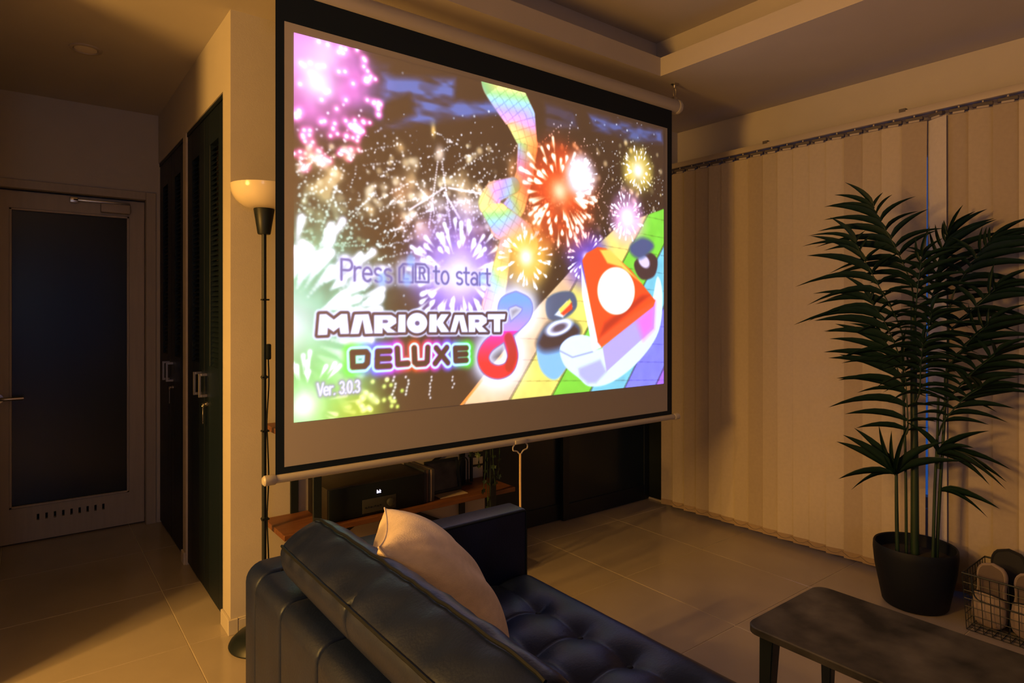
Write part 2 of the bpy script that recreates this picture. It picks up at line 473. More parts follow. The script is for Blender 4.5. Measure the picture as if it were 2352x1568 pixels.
# ------------------------------------------------------------------ downlight
dl = thing('ceiling_downlight', (0.216, 3.40, H), 'small round recessed downlight in the hallway ceiling, switched off', 'downlight')
olathe('ring', [(0.062, 0.0), (0.062, -0.005), (0.050, -0.007), (0.046, 0.002)], (0.216, 3.40, H), M_RAIL, dl, 28)
olathe('lens', [(0.046, 0.001), (0.044, -0.004), (0.02, -0.006)], (0.216, 3.40, H), M_BOWL, dl, 24)

# ================================================================== projection screen
YS = 2.05
scr = thing('projection_screen', (1.63, YS, 0.70), 'large white pull-down projection screen with black border showing a colourful game title picture', 'screen')
wx0, wx1, wz0, wz1_ = 0.660, 2.581, 0.757, 2.190     # white area
bx0, bx1, bz0, bz1 = 0.632, 2.617, 0.736, 2.290      # black outer
bm = BM()
for d in ((bx0, wx0, bz0, bz1), (wx1, bx1, bz0, bz1), (wx0, wx1, bz0, wz0), (wx0, wx1, wz1_, bz1)):
    box(bm, d[0], d[1], YS, YS + 0.0012, d[2], d[3])
bmo('border', bm, M_SCRB, scr)
obox('fabric', (wx0, wx1, YS, YS + 0.0012, wz0, wz1_), M_SCRW, scr)
cz = 2.318
olathe('case', [(0.030, -1.04), (0.034, -1.04), (0.034, 1.045), (0.030, 1.045)], (1.625, YS + 0.012, cz), M_CASE, scr, 28, 'x')
for s, x in ((-1, 0.585), (1, 2.670)):
    olathe('end_cap', [(0.0365, -0.012), (0.0385, -0.008), (0.0385, 0.008), (0.034, 0.016)] if s > 0 else [(0.034, -0.016), (0.0385, -0.008), (0.0385, 0.008), (0.0365, 0.012)], (x, YS + 0.012, cz), M_CASE, scr, 28, 'x')
    hx = x - s * 0.015
    bm = BM()
    lathe(bm, [(0.020, 0), (0.020, -0.003), (0.008, -0.008), (0.006, -0.02)], (hx, YS + 0.012, H), 16)
    lp = [(hx + 0.009 * math.sin(t), YS + 0.012, H - 0.045 + 0.026 * math.cos(t)) for t in np.linspace(0, 2 * PI, 17)[:-1]]
    tube(bm, lp, 0.0024, 6, True)
    box(bm, hx - 0.012, hx + 0.012, YS + 0.004, YS + 0.020, cz + 0.032, H - 0.068, bev=0.001, seg=1)
    bmo('hook', bm, M_METAL, scr, 40)
olathe('bottom_bar', [(0.011, -1.012), (0.0135, -1.012), (0.0135, 1.018), (0.011, 1.018)], (1.630, YS + 0.001, 0.722), M_CASE, scr, 20, 'x')
for x, s in ((0.612, -1), (2.652, 1)):
    pr = [(0.015, -0.020), (0.0165, -0.018), (0.0165, 0.014), (0.012, 0.019)]
    if s < 0: pr = [(r, -h) for r, h in reversed(pr)]
    olathe('bar_end_cap', pr, (x, YS + 0.001, 0.722), M_CASE, scr, 20, 'x')
hx = 1.623
bm = BM()
box(bm, hx - 0.032, hx + 0.032, YS - 0.016, YS - 0.009, 0.712, 0.730, bev=0.003)
hp = catmull([(hx - 0.030, YS - 0.006, 0.710), (hx - 0.038, YS - 0.006, 0.702), (hx - 0.036, YS - 0.006, 0.688), (hx - 0.016, YS - 0.006, 0.682), (hx, YS - 0.006, 0.668),
              (hx + 0.016, YS - 0.006, 0.682), (hx + 0.036, YS - 0.006, 0.688), (hx + 0.038, YS - 0.006, 0.702), (hx + 0.030, YS - 0.006, 0.710)], 5)
tube(bm, hp, 0.0030, 8)
bmo('pull_handle', bm, M_CASE, scr, 50)
otube('cord', [(hx, YS - 0.006, 0.672), (hx - 0.001, YS - 0.007, 0.55), (hx + 0.001, YS - 0.006, 0.43), (hx + 0.002, YS - 0.006, 0.33)], 0.0048, M_CORD, scr, 8)

# ---- the projected picture: a dense flat mesh with a colour per vertex, painted in metres on the screen
NX, NZ = 600, 410
ax0, ax1, az0, az1 = 0.690, 2.551, 0.897, 2.171
xs = np.linspace(ax0, ax1, NX); zs = np.linspace(az0, az1, NZ)
GX, GZ = np.meshgrid(xs, zs)
IMG = np.zeros((NZ, NX, 3))
rs = np.random.RandomState(11)
def Q(px, py):
    p = at_y(px, py, YS); return np.array((p.x, p.z))
def QL(l): return np.array([Q(*p) for p in l])
def mixc(a, col):
    global IMG
    IMG = IMG * (1 - a[..., None]) + np.array(col) * a[..., None]
def addc(a, col):
    global IMG
    IMG = 1 - (1 - np.clip(IMG, 0, 1)) * (1 - np.clip(a[..., None] * np.array(col), 0, 1))
def gauss(c, r, rz=None, p=2):
    rz = rz or r
    return np.exp(-(((GX - c[0]) / r) ** 2 + ((GZ - c[1]) / rz) ** 2) ** (p / 2))
def noise2(scale, seed, octs=3, sx=1.0):
    out = np.zeros_like(GX); amp = 1; tot = 0
    r = np.random.RandomState(seed)
    for o in range(octs):
        k = scale * 2 ** o
        n1, n2 = int((ax1 - ax0) * k * sx) + 3, int((az1 - az0) * k) + 3
        g = r.rand(n2, n1)
        u = (GX - ax0) * k * sx; v = (GZ - az0) * k
        i = u.astype(int); j = v.astype(int); fu = u - i; fv = v - j
        fu = fu * fu * (3 - 2 * fu); fv = fv * fv * (3 - 2 * fv)
        out += amp * ((g[j, i] * (1 - fu) + g[j, i + 1] * fu) * (1 - fv) + (g[j + 1, i] * (1 - fu) + g[j + 1, i + 1] * fu) * fv)
        tot += amp; amp *= 0.5
    return out / tot
def sdf_poly(P):
    P = np.asarray(P)
    d = np.full(GX.shape, 1e9); s = np.ones(GX.shape)
    N = len(P); j = N - 1
    for i in range(N):
        a, b = P[i], P[j]
        ex, ez = b - a
        wx, wz = GX - a[0], GZ - a[1]
        t = np.clip((wx * ex + wz * ez) / (ex * ex + ez * ez + 1e-12), 0, 1)
        bx, bz = wx - ex * t, wz - ez * t
        d = np.minimum(d, bx * bx + bz * bz)
        c1 = GZ >= a[1]; c2 = GZ < b[1]; c3 = ex * wz > ez * wx
        s[(c1 & c2 & c3) | (~c1 & ~c2 & ~c3)] *= -1
        j = i
    return s * np.sqrt(d)
def sdf_line(P):
    P = np.asarray(P); d = np.full(GX.shape, 1e9)
    for a, b in zip(P[:-1], P[1:]):
        ex, ez = b - a
        wx, wz = GX - a[0], GZ - a[1]
        t = np.clip((wx * ex + wz * ez) / (ex * ex + ez * ez + 1e-12), 0, 1)
        d = np.minimum(d, (wx - ex * t) ** 2 + (wz - ez * t) ** 2)
    return np.sqrt(d)
def cover(d, soft=0.003):
    return np.clip(0.5 - d / (2 * soft), 0, 1)
def dots(xz, r, col, amt=1.0):
    """stamp small soft dots, each only on its own little window"""
    global IMG
    dx, dz = xs[1] - xs[0], zs[1] - zs[0]
    col = np.array(col)
    for (x, z), rr, am in zip(xz, np.broadcast_to(r, (len(xz),)), np.broadcast_to(amt, (len(xz),))):
        i, j = int((x - ax0) / dx), int((z - az0) / dz)
        k = int(3 * rr / dx) + 2
        i0, i1, j0, j1 = max(i - k, 0), min(i + k + 1, NX), max(j - k, 0), min(j + k + 1, NZ)
        if i0 >= i1 or j0 >= j1: continue
        g = np.exp(-(((GX[j0:j1, i0:i1] - x) ** 2 + (GZ[j0:j1, i0:i1] - z) ** 2) / rr ** 2) ** 1.3) * am
        IMG[j0:j1, i0:i1] = 1 - (1 - np.clip(IMG[j0:j1, i0:i1], 0, 1)) * (1 - np.clip(g[..., None] * col, 0, 1))

N1 = noise2(9, 1); N2 = noise2(22, 2, 3); N3 = noise2(40, 3, 2, 0.35)
# blue water / sky patches
for P, a in ((([(880, 170), (1046, 178), (1046, 228), (1150, 232), (1160, 262), (900, 292), (888, 285), (952, 258), (940, 216), (880, 226)]), 0.85),
             ([(800, 120), (900, 140), (880, 300), (840, 250), (790, 235)], 0.35),
             ([(1250, 235), (1320, 255), (1330, 300), (1250, 310)], 0.45), ([(1350, 262), (1520, 305), (1524, 335), (1460, 330), (1360, 300)], 0.75)):
    m = cover(sdf_poly(QL(P)), 0.02) * a
    mixc(m * np.clip(0.25 + 1.3 * N3, 0, 1), (0.42, 0.56, 0.80))
# pink burst
c = Q(735, 165)
mixc(np.clip(gauss(c, 0.20, 0.22, 4) * (0.55 + 0.8 * N1), 0, 0.95), (0.86, 0.52, 0.78))
addc(gauss(Q(728, 185), 0.06) * 0.9, (1, 0.9, 1)); addc(gauss(Q(750, 120), 0.06) * 0.5, (1, 0.9, 1)); addc(gauss(Q(690, 110), 0.10) * 0.4, (0.9, 0.7, 0.9))
pk = []
for (px, py, n, sp) in ((848, 180, 6, 10), (860, 240, 9, 16), (818, 290, 22, 18), (705, 312, 8, 12), (720, 355, 8, 14), (800, 340, 9, 13), (750, 275, 3, 14), (682, 255, 4, 8),
                        (755, 365, 4, 10), (700, 380, 3, 9), (770, 300, 3, 12), (790, 130, 8, 40), (735, 140, 9, 40), (840, 130, 4, 15), (683, 350, 3, 6), (770, 225, 5, 20)):
    for _ in range(n):
        pk.append(Q(px + rs.randn() * sp * 0.8, py + rs.randn() * sp * 0.8))
dots(pk, 0.016, (0.95, 0.35, 0.62), 0.75); dots(pk, 0.0065, (1, 0.93, 1), 1.0)
# golden city haze and thousands of tiny lights
hz_ = np.zeros_like(GX)
for _ in range(150):
    px, py = rs.uniform(690, 1500), rs.uniform(330, 640)
    hz_ += gauss(Q(px, py), rs.uniform(0.015, 0.05)) * rs.uniform(0.2, 0.8)
band = np.clip(gauss(Q(1000, 470), 0.75, 0.26, 4), 0, 1)
mixc(np.clip(hz_ * band * (0.3 + N2), 0, 0.85), (0.90, 0.76, 0.55))
mixc(np.clip(gauss(Q(1080, 480), 0.3, 0.07) * (0.2 + N2), 0, 0.7), (0.93, 0.88, 0.80))
ci = []
for _ in range(95):                                   # little strings of lights
    px, py = rs.uniform(680, 1530), rs.normal(470, 95)
    if py < 290 or py > 720: continue
    ang = rs.normal(-0.35, 0.5); n = rs.randint(4, 16); st = rs.uniform(5, 8)
    for k in range(n):
        ci.append(Q(px + math.cos(ang) * st * k + rs.randn(), py + math.sin(ang) * st * k + rs.randn()))
for _ in range(1300):
    py = rs.normal(470, 90)
    ci.append(Q(rs.uniform(680, 1522), py))
ci = [p for p in ci if ax0 < p[0] < ax1 and az0 < p[1] < az1]
dots(ci, rs.uniform(0.0030, 0.0058, len(ci)), (1, 0.95, 0.90), rs.uniform(0.5, 1.0, len(ci)))
wc = [Q(rs.uniform(690, 1520), rs.uniform(330, 560)) for _ in range(170)]
dots(wc, rs.uniform(0.008, 0.02, len(wc)), (1, 0.88, 0.68), rs.uniform(0.3, 0.8, len(wc)))
oc = [Q(rs.uniform(700, 1150), rs.uniform(420, 700)) for _ in range(18)]
dots(oc, rs.uniform(0.02, 0.045, len(oc)), (0.95, 0.55, 0.32), 0.35)
# bright spire of light
addc(gauss(Q(1010, 350), 0.025, 0.035) * 0.9, (1, 0.9, 0.8)); addc(gauss(Q(995, 298), 0.014, 0.03) * 0.9, (1, 0.85, 0.55)); addc(gauss(Q(1025, 415), 0.06, 0.025) * 0.8, (1, 0.9, 0.7))
for a, b in (((1005, 370), (985, 520)), ((1015, 370), (1035, 520)), ((1030, 430), (1110, 445)), ((1020, 430), (940, 480)), ((1020, 440), (1055, 500))):
    L = [Q(a[0] + (b[0] - a[0]) * t, a[1] + (b[1] - a[1]) * t) for t in np.linspace(0, 1, 26)]
    dots(L, 0.0045, (1, 0.92, 0.9), 0.9)
# lavender burst
c = Q(1055, 640)
ang = np.arctan2(GZ - c[1], GX - c[0]); rad = np.hypot(GX - c[0], (GZ - c[1]) * 0.9)
def burst(c, R, col, seed, core=0.4, n=90, white=(1, 0.97, 1)):
    mixc(np.clip(np.exp(-(np.hypot(GX - c[0], GZ - c[1]) / R) ** 4) * (0.65 + 0.5 * N1), 0, 0.95), col)
    addc(gauss(c, R * core) * 0.85, white)
    r = np.random.RandomState(seed)
    for _ in range(n):
        t = r.uniform(0, 2 * PI); a = r.uniform(0.35, 0.75) * R; b = a + r.uniform(0.08, 0.3) * R
        L = [(c[0] + math.cos(t) * q, c[1] + math.sin(t) * q) for q in np.linspace(a, b, 9)]
        dots(L, np.linspace(0.003, 0.008, 9) * (R / 0.22), white, np.linspace(0.3, 1, 9))
burst(Q(1055, 630), 0.235, (0.70, 0.58, 0.93), 21, 0.36, 110)
# mint green burst
burst(Q(640, 760), 0.42, (0.55, 0.78, 0.64), 22, 0.3, 160)
burst(Q(700, 930), 0.20, (0.55, 0.82, 0.52), 23, 0.25, 50)
mixc(gauss(Q(825, 945), 0.12, 0.09) * 0.85, (0.74, 0.80, 0.32))
yd_ = [Q(rs.uniform(820, 925), rs.uniform(870, 945)) for _ in range(26)]
dots(yd_, 0.009, (0.9, 0.95, 0.45), 0.9)
for px in (905, 935, 988, 1040):
    L = [Q(px + rs.randn() * 3, 865 + k * 8) for k in range(rs.randint(4, 8))]
    dots(L, 0.006, (1, 0.95, 0.9), 0.9)
# striped paved ribbon: bottom right field of slanting pastel bands
field = cover(sdf_poly(QL([(1058, 931), (1165, 800), (1238, 700), (1330, 600), (1420, 520), (1530, 480), (1530, 885), (1300, 905)])), 0.004)
cols = [(0.90, 0.78, 0.62), (0.93, 0.88, 0.50), (0.55, 0.84, 0.32), (0.52, 0.80, 0.84), (0.56, 0.58, 0.92), (0.70, 0.50, 0.92), (0.90, 0.55, 0.86)]
A, B = Q(1062, 930), Q(1520, 890)
tt = (GX + (GZ - A[1]) * -0.75 - A[0]) / (B[0] - A[0])
bi = np.clip((tt * 5.2).astype(int), 0, 6)
fc = np.array(cols)[bi]
seam = np.abs(tt * 5.2 - np.round(tt * 5.2)) < 0.035
fc[seam] *= 0.72
row = (GZ - A[1]) / 0.085 + tt * 0.8
fc[(row - np.floor(row)) < 0.05] *= 0.85
fc *= (0.92 + 0.12 * N2[..., None])
IMG = IMG * (1 - field[..., None]) + np.clip(fc, 0, 1) * field[..., None]
mixc(cover(sdf_line(QL([(1058, 931), (1165, 800)])) - 0.006, 0.003), (0.93, 0.62, 0.30))
# upper winding ribbon of small coloured tiles
def ribbon(pts, hw, ph=0.0):
    L = QL(pts); d = np.full(GX.shape, 1e9); al = np.zeros_like(GX); hwm = np.zeros_like(GX); acc = 0
    sd = np.zeros_like(GX)
    for k in range(len(L) - 1):
        a, b = L[k], L[k + 1]; e = b - a; ln = np.hypot(*e)
        wx, wz = GX - a[0], GZ - a[1]
        t = np.clip((wx * e[0] + wz * e[1]) / ln ** 2, 0, 1)
        dd = np.hypot(wx - e[0] * t, wz - e[1] * t)
        m = dd < d
        d = np.where(m, dd, d); al = np.where(m, acc + t * ln, al); hwm = np.where(m, hw[k] + (hw[k + 1] - hw[k]) * t, hwm)
        sd = np.where(m, (wx * e[1] - wz * e[0]) / ln, sd)
        acc += ln
    cv = cover(d - hwm, 0.004)
    hue = (al * 4.2 + sd * 3.0 + ph) % 1.0
    pal = np.array([(0.98, 0.80, 0.62), (0.98, 0.95, 0.62), (0.70, 0.90, 0.62), (0.68, 0.85, 0.95), (0.78, 0.72, 0.97), (0.95, 0.72, 0.90)])
    h6 = hue * 6; i0 = h6.astype(int) % 6; f = (h6 - np.floor(h6))[..., None]
    cc = pal[i0] * (1 - f) + pal[(i0 + 1) % 6] * f
    gr = ((al / 0.034) % 1 < 0.12) | ((sd / 0.034) % 1 < 0.12)
    cc[gr] *= 0.86
    edge = np.clip(1 - np.abs(d - hwm) / 0.006, 0, 1)[..., None]
    cc = cc * (1 - edge * 0.5) + np.array((0.75, 0.55, 0.35)) * edge * 0.5
    global IMG
    IMG = IMG * (1 - cv[..., None]) + cc * cv[..., None]
ribbon([(1150, 190), (1195, 270), (1212, 330), (1205, 400), (1185, 470), (1150, 520)], [0.10, 0.085, 0.055, 0.045, 0.05, 0.055], 0.1)
ribbon([(1180, 425), (1135, 440), (1122, 468), (1150, 505), (1200, 545), (1215, 560)], [0.035, 0.045, 0.05, 0.065, 0.07, 0.05], 0.4)
ribbon([(1160, 560), (1145, 640), (1130, 700)], [0.03, 0.045, 0.05], 0.7)
# bursts standing where the busy middle of the picture is
burst(Q(1465, 395), 0.12, (0.96, 0.86, 0.45), 31, 0.35, 40)
burst(Q(1440, 500), 0.13, (0.95, 0.72, 0.86), 32, 0.4, 45)
burst(Q(1208, 590), 0.15, (0.98, 0.80, 0.40), 33, 0.25, 50)
burst(Q(1345, 590), 0.14, (0.45, 0.36, 0.80), 35, 0.15, 40)
burst(Q(1285, 440), 0.24, (0.93, 0.38, 0.14), 34, 0.22, 90, (1, 0.88, 0.74))
burst(Q(1335, 405), 0.10, (0.93, 0.93, 0.98), 36, 0.6, 20)
# a plain racing car nose: pale hull, orange bonnet, blank white disc, two tyres
def ell(px, py, rx, rz, rot=0.0):
    c = Q(px, py); u = GX - c[0]; v = GZ - c[1]
    a = u * math.cos(rot) + v * math.sin(rot); b = -u * math.sin(rot) + v * math.cos(rot)
    return (np.hypot(a / rx, b / rz) - 1) * min(rx, rz)
def K2(l): return np.array([Q(1050 + x / 3.136, 500 + y / 3.136) for x, y in l])
def smooth(P, n=6): return np.array([tuple(v)[:2] for v in catmull([tuple(p) + (0,) for p in P], n, True)])
TYRE, TYREB = (0.14, 0.17, 0.24), (0.55, 0.75, 0.88)
mixc(cover(sdf_poly(smooth(K2([(580, 880), (650, 770), (760, 740), (860, 770), (880, 840), (830, 1000), (720, 1160), (620, 1120), (575, 1000)]))), 0.006), TYREB)
mixc(cover(sdf_poly(smooth(K2([(580, 880), (650, 770), (760, 740), (860, 770), (880, 840), (760, 930), (640, 960), (585, 930)]))), 0.02), TYRE)
mixc(cover(ell(1050 + 735 / 3.136, 500 + 790 / 3.136, 0.082, 0.034, 0.25), 0.006), (0.88, 0.90, 0.95)); mixc(cover(ell(1050 + 735 / 3.136, 500 + 792 / 3.136, 0.045, 0.016, 0.25), 0.006), (0.40, 0.36, 0.42))
mixc(cover(sdf_poly(smooth(K2([(640, 600), (720, 540), (830, 540), (860, 640), (780, 720), (660, 730)]))), 0.006), (0.30, 0.42, 0.52))
for col, P in (((0.93, 0.93, 0.92), [(700, 700), (790, 600), (830, 640), (760, 720)]), ((0.95, 0.86, 0.45), [(730, 660), (810, 585), (825, 610), (745, 690)]), ((0.88, 0.32, 0.16), [(745, 690), (825, 612), (830, 660), (765, 705)])):
    mixc(cover(sdf_poly(K2(P)), 0.005), col)
mixc(cover(sdf_poly(smooth(K2([(1280, 320), (1380, 260), (1440, 310), (1420, 420), (1340, 450), (1290, 400)]))), 0.006), (0.24, 0.18, 0.24)); mixc(cover(ell(1050 + 1345 / 3.136, 500 + 320 / 3.136, 0.045, 0.03, -0.4), 0.006), (0.85, 0.80, 0.86))
mixc(cover(sdf_poly(smooth(K2([(1250, 200), (1330, 150), (1400, 180), (1410, 230), (1320, 300), (1250, 260)]))), 0.012), (0.28, 0.40, 0.55))
hull = sdf_poly(smooth(K2([(740, 930), (830, 850), (960, 860), (1000, 950), (1180, 860), (1380, 650), (1440, 430), (1478, 560), (1450, 820), (1310, 1030), (1120, 1180), (960, 1215), (870, 1150), (770, 1060)])))
mixc(cover(hull, 0.004), (0.84, 0.90, 0.95))
mixc(cover(sdf_poly(K2([(870, 1085), (1030, 1020), (1075, 1110), (1000, 1190), (940, 1195), (880, 1140)])), 0.01) * 0.9, (0.70, 0.70, 0.97))
mixc(cover(np.abs(sdf_line(K2([(742, 960), (830, 1005), (975, 965)]))) - 0.003, 0.004), (0.62, 0.64, 0.78))
mixc(cover(sdf_poly(K2([(1045, 930), (1425, 615), (1415, 800), (1075, 1108)])), 0.004), (0.72, 0.68, 0.93))
mixc(cover(sdf_poly(K2([(1290, 735), (1425, 615), (1415, 800), (1340, 880)])), 0.025) * 0.85, (0.90, 0.50, 0.92))
mixc(cover(sdf_poly(K2([(890, 330), (960, 640), (1040, 935), (975, 960), (900, 560)])), 0.004), (0.90, 0.91, 0.97))
bon = sdf_poly(K2([(900, 310), (930, 260), (1010, 215), (1070, 225), (1250, 380), (1425, 600), (1412, 640), (1040, 930), (1012, 895), (960, 640)]))
mixc(cover(bon, 0.004), (0.93, 0.38, 0.13))
mixc(cover(sdf_poly(K2([(1035, 855), (1200, 740), (1425, 600), (1412, 640), (1040, 930), (1012, 895)])), 0.008) * 0.8, (0.90, 0.42, 0.26))
mixc(cover(sdf_poly(K2([(1025, 860), (1390, 560), (1330, 560), (1060, 760)])), 0.012) * cover(bon, 0.004) * 0.7, (0.66, 0.15, 0.07))
mixc(cover(sdf_poly(K2([(1025, 235), (1100, 232), (1320, 470), (1180, 360), (1080, 330)])), 0.006) * 0.95, (0.98, 0.82, 0.42))
mixc(cover(ell(1050 + 1147 / 3.136, 500 + 530 / 3.136, 0.128, 0.112, 0.0), 0.004), (0.86, 0.90, 0.86))
# ---- lettering
def K(x, y): return Q(700 + x / 4.127, 560 + y / 4.127)
def KL(l): return np.array([K(*p) for p in l])
letters = [
    [(120, 860), (138, 658), (203, 656), (274, 710), (343, 656), (402, 656), (420, 848), (336, 850), (326, 786), (272, 828), (218, 790), (214, 856)],
    [(472, 662), (604, 658), (648, 845), (570, 848), (546, 715), (512, 848), (430, 850)],
    [(655, 668), (818, 668), (866, 698), (868, 748), (806, 790), (876, 838), (782, 838), (737, 792), (737, 845), (655, 845)],
    [(888, 665), (955, 665), (955, 835), (880, 835)],
    [(1063 + 98 * math.cos(t), 746 + 98 * math.sin(t)) for t in np.linspace(0, 2 * PI, 29)[:-1]],
    [(1180, 662), (1250, 662), (1250, 722), (1290, 662), (1366, 662), (1310, 745), (1372, 835), (1290, 835), (1250, 770), (1250, 835), (1175, 835)],
    [(1420, 670), (1506, 670), (1546, 835), (1486, 835), (1462, 722), (1428, 835), (1375, 835)],
    [(1548, 670), (1680, 670), (1724, 700), (1724, 745), (1678, 780), (1736, 835), (1650, 835), (1615, 790), (1615, 835), (1552, 835)],
    [(1732, 662), (1902, 662), (1894, 715), (1852, 715), (1852, 835), (1790, 835), (1790, 715), (1732, 715)]]
holes = [[(737, 715), (778, 715), (792, 730), (778, 745), (737, 745)],
         [(1065 + 23 * math.cos(t), 748 + 23 * math.sin(t)) for t in np.linspace(0, 2 * PI, 15)[:-1]],
         [(1612, 715), (1645, 715), (1656, 728), (1645, 742), (1612, 742)]]
# the figure eight behind the title
e8 = [(2000, 515), (2100, 570), (2095, 670), (2000, 770), (1870, 870), (1740, 965), (1690, 1075), (1730, 1175), (1830, 1215), (1930, 1175), (1970, 1070), (1950, 960), (1915, 850), (1900, 740), (1880, 650), (1900, 560)]
P8 = np.array([tuple(v)[:2] for v in catmull([tuple(K(*p)) + (0,) for p in e8 + e8[:1]], 5)])
d8 = sdf_line(P8)
mixc(np.clip(np.exp(-(d8 / 0.075) ** 2), 0, 0.95), (0.96, 0.96, 1.0))
g8 = np.clip((K(0, 500)[1] - GZ) / (K(0, 500)[1] - K(0, 1230)[1]), 0, 1)[..., None]
r8 = np.where(g8 < 0.5, np.array((0.50, 0.68, 0.96)) * (1 - g8 * 2) + np.array((0.78, 0.62, 0.93)) * g8 * 2,
              np.array((0.92, 0.20, 0.72)) * (2 - g8 * 2) + np.array((0.92, 0.16, 0.25)) * (g8 * 2 - 1))
sel = cover(d8 - 0.027, 0.004)[..., None]
IMG = IMG * (1 - sel) + r8 * sel
sel = cover(sdf_line(KL([(1930, 890), (1965, 990), (1968, 1080), (1935, 1165)])) - 0.022, 0.006)[..., None] * 0.6
IMG = IMG * (1 - sel) + np.array((0.62, 0.12, 0.10)) * sel
mixc(cover(np.abs(d8 - 0.028) - 0.0025, 0.003) * 0.6, (0.35, 0.38, 0.62))
big = np.full(GX.shape, 1e9)
for P in letters: big = np.minimum(big, sdf_poly(KL(P)))
hol = np.full(GX.shape, 1e9)
for P in holes: hol = np.minimum(hol, sdf_poly(KL(P)))
mixc(cover(big - 0.016, 0.004), (0.88, 0.90, 0.95)); mixc(cover(big - 0.0095, 0.003), (0.22, 0.17, 0.26))
mixc(cover(big, 0.003), (0.93, 0.95, 0.98)); mixc(cover(hol, 0.003), (0.40, 0.36, 0.52))
# second line with a neon glow
dl_ = [[(450, 1025), (580, 1020), (598, 1045), (592, 1125), (565, 1155), (455, 1162), (450, 1025)], [(805, 1012), (690, 1016), (686, 1160), (805, 1154)], [(686, 1086), (800, 1082)],
       [(875, 988), (882, 1138), (975, 1130)], [(1036, 985), (1042, 1118), (1062, 1135), (1140, 1130), (1160, 1110), (1165, 980)],
       [(1245, 985), (1355, 1125)], [(1345, 980), (1235, 1130)], [(1530, 985), (1425, 987), (1430, 1106), (1530, 1100)], [(1428, 1047), (1528, 1042)]]
dd = np.full(GX.shape, 1e9)
for P in dl_: dd = np.minimum(dd, sdf_line(KL(P)))
gl = np.clip(np.exp(-(dd / 0.036) ** 4), 0, 1)
xa, xb = K(440, 1080)[0], K(1540, 1080)[0]
tg = np.clip((GX - xa) / (xb - xa), 0, 1)
neon = np.array([(0.45, 0.92, 0.35), (0.45, 0.50, 0.95), (0.88, 0.22, 0.90), (0.95, 0.40, 0.15), (0.95, 0.20, 0.75), (0.55, 0.52, 0.97), (0.25, 0.85, 0.25)])
q6 = tg * 5.999; qi = q6.astype(int); qf = (q6 - qi)[..., None]
nc = neon[qi] * (1 - qf) + neon[qi + 1] * qf
IMG = IMG * (1 - gl[..., None]) + nc * gl[..., None]
mixc(cover(np.abs(dd - 0.0165) - 0.0042, 0.003), (0.78, 0.97, 0.98)); mixc(cover(dd - 0.0095, 0.003), (0.22, 0.10, 0.18))
# stroke font for the small lines
def arc(cx, cy, rx, ry, a0, a1, n=9):
    return [(cx + rx * math.cos(math.radians(a)), cy + ry * math.sin(math.radians(a))) for a in np.linspace(a0, a1, n)]
GL = {'P': ([[(0, 0), (0, 1), (0.35, 1)] + arc(0.36, 0.74, 0.22, 0.26, 90, -90) + [(0, 0.48)]], 0.72),
      'r': ([[(0, 0), (0, 0.68)], [(0, 0.42)] + arc(0.26, 0.42, 0.26, 0.24, 180, 75)], 0.46),
      'e': ([[(0.02, 0.36), (0.5, 0.36)] + arc(0.26, 0.34, 0.25, 0.34, 5, 315, 14)], 0.66),
      's': ([arc(0.22, 0.51, 0.20, 0.17, 40, 270, 9) + arc(0.22, 0.17, 0.21, 0.17, 90, -140, 9)], 0.58),
      't': ([[(0.12, 0.92), (0.12, 0.16)] + arc(0.28, 0.16, 0.16, 0.16, 180, 280, 6), [(-0.04, 0.66), (0.34, 0.66)]], 0.50),
      'o': ([arc(0.25, 0.34, 0.25, 0.34, 0, 360, 18)], 0.66),
      'a': ([arc(0.24, 0.45, 0.22, 0.23, 150, 0, 8) + [(0.46, 0)], arc(0.22, 0.19, 0.22, 0.19, 0, 360, 14)], 0.64),
      'L': ([[(0, 1), (0, 0), (0.42, 0)]], 0.6), 'R': ([[(0, 0), (0, 1), (0.3, 1)] + arc(0.3, 0.75, 0.2, 0.25, 90, -90) + [(0, 0.5)], [(0.28, 0.5), (0.5, 0)]], 0.65),
      'V': ([[(0, 1), (0.3, 0), (0.6, 1)]], 0.68), '.': ([[(0.04, 0), (0.05, 0.02)]], 0.24), ' ': ([], 0.40),
      '3': ([arc(0.24, 0.75, 0.22, 0.25, 150, -90, 10), arc(0.24, 0.25, 0.24, 0.25, 90, -150, 10)], 0.62),
      '0': ([arc(0.26, 0.5, 0.25, 0.5, 0, 360, 18)], 0.66)}
def write(txt, p0, p1, hgt):
    a, b = Q(*p0), Q(*p1)
    wd = sum(GL[ch][1] for ch in txt); sc = (b[0] - a[0]) / wd; sl = (b[1] - a[1]) / (b[0] - a[0])
    d = np.full(GX.shape, 1e9); x = 0
    for ch in txt:
        for st in GL[ch][0]:
            d = np.minimum(d, sdf_line([np.array((a[0] + (x + u) * sc, a[1] + sl * (x + u) * sc + v * hgt)) for u, v in st]))
        x += GL[ch][1]
    return d
d = write('Press', (784, 640), (905, 648), 0.070)
d = np.minimum(d, write('to start', (997, 650), (1130, 655), 0.070))
for px0, px1, ch, tl in ((917, 948, 'L', 0), (954, 984, 'R', 1)):
    a, b = Q(px0, 646), Q(px1, 648); t_ = 0.066; rr = 0.016
    pts = [(a[0], a[1]), (b[0], a[1])] + ([(b[0], a[1] + t_), (a[0] + rr, a[1] + t_), (a[0], a[1] + t_ - rr)] if tl == 0 else [(b[0], a[1] + t_ - rr), (b[0] - rr, a[1] + t_), (a[0], a[1] + t_)]) + [(a[0], a[1])]
    d = np.minimum(d, sdf_line([np.array(p) for p in pts]))
    wq = (b[0] - a[0])
    for st in GL[ch][0]:
        d = np.minimum(d, sdf_line([np.array((a[0] + wq * (0.32 + 0.75 * u), a[1] + 0.012 + v * 0.042)) for u, v in st]))
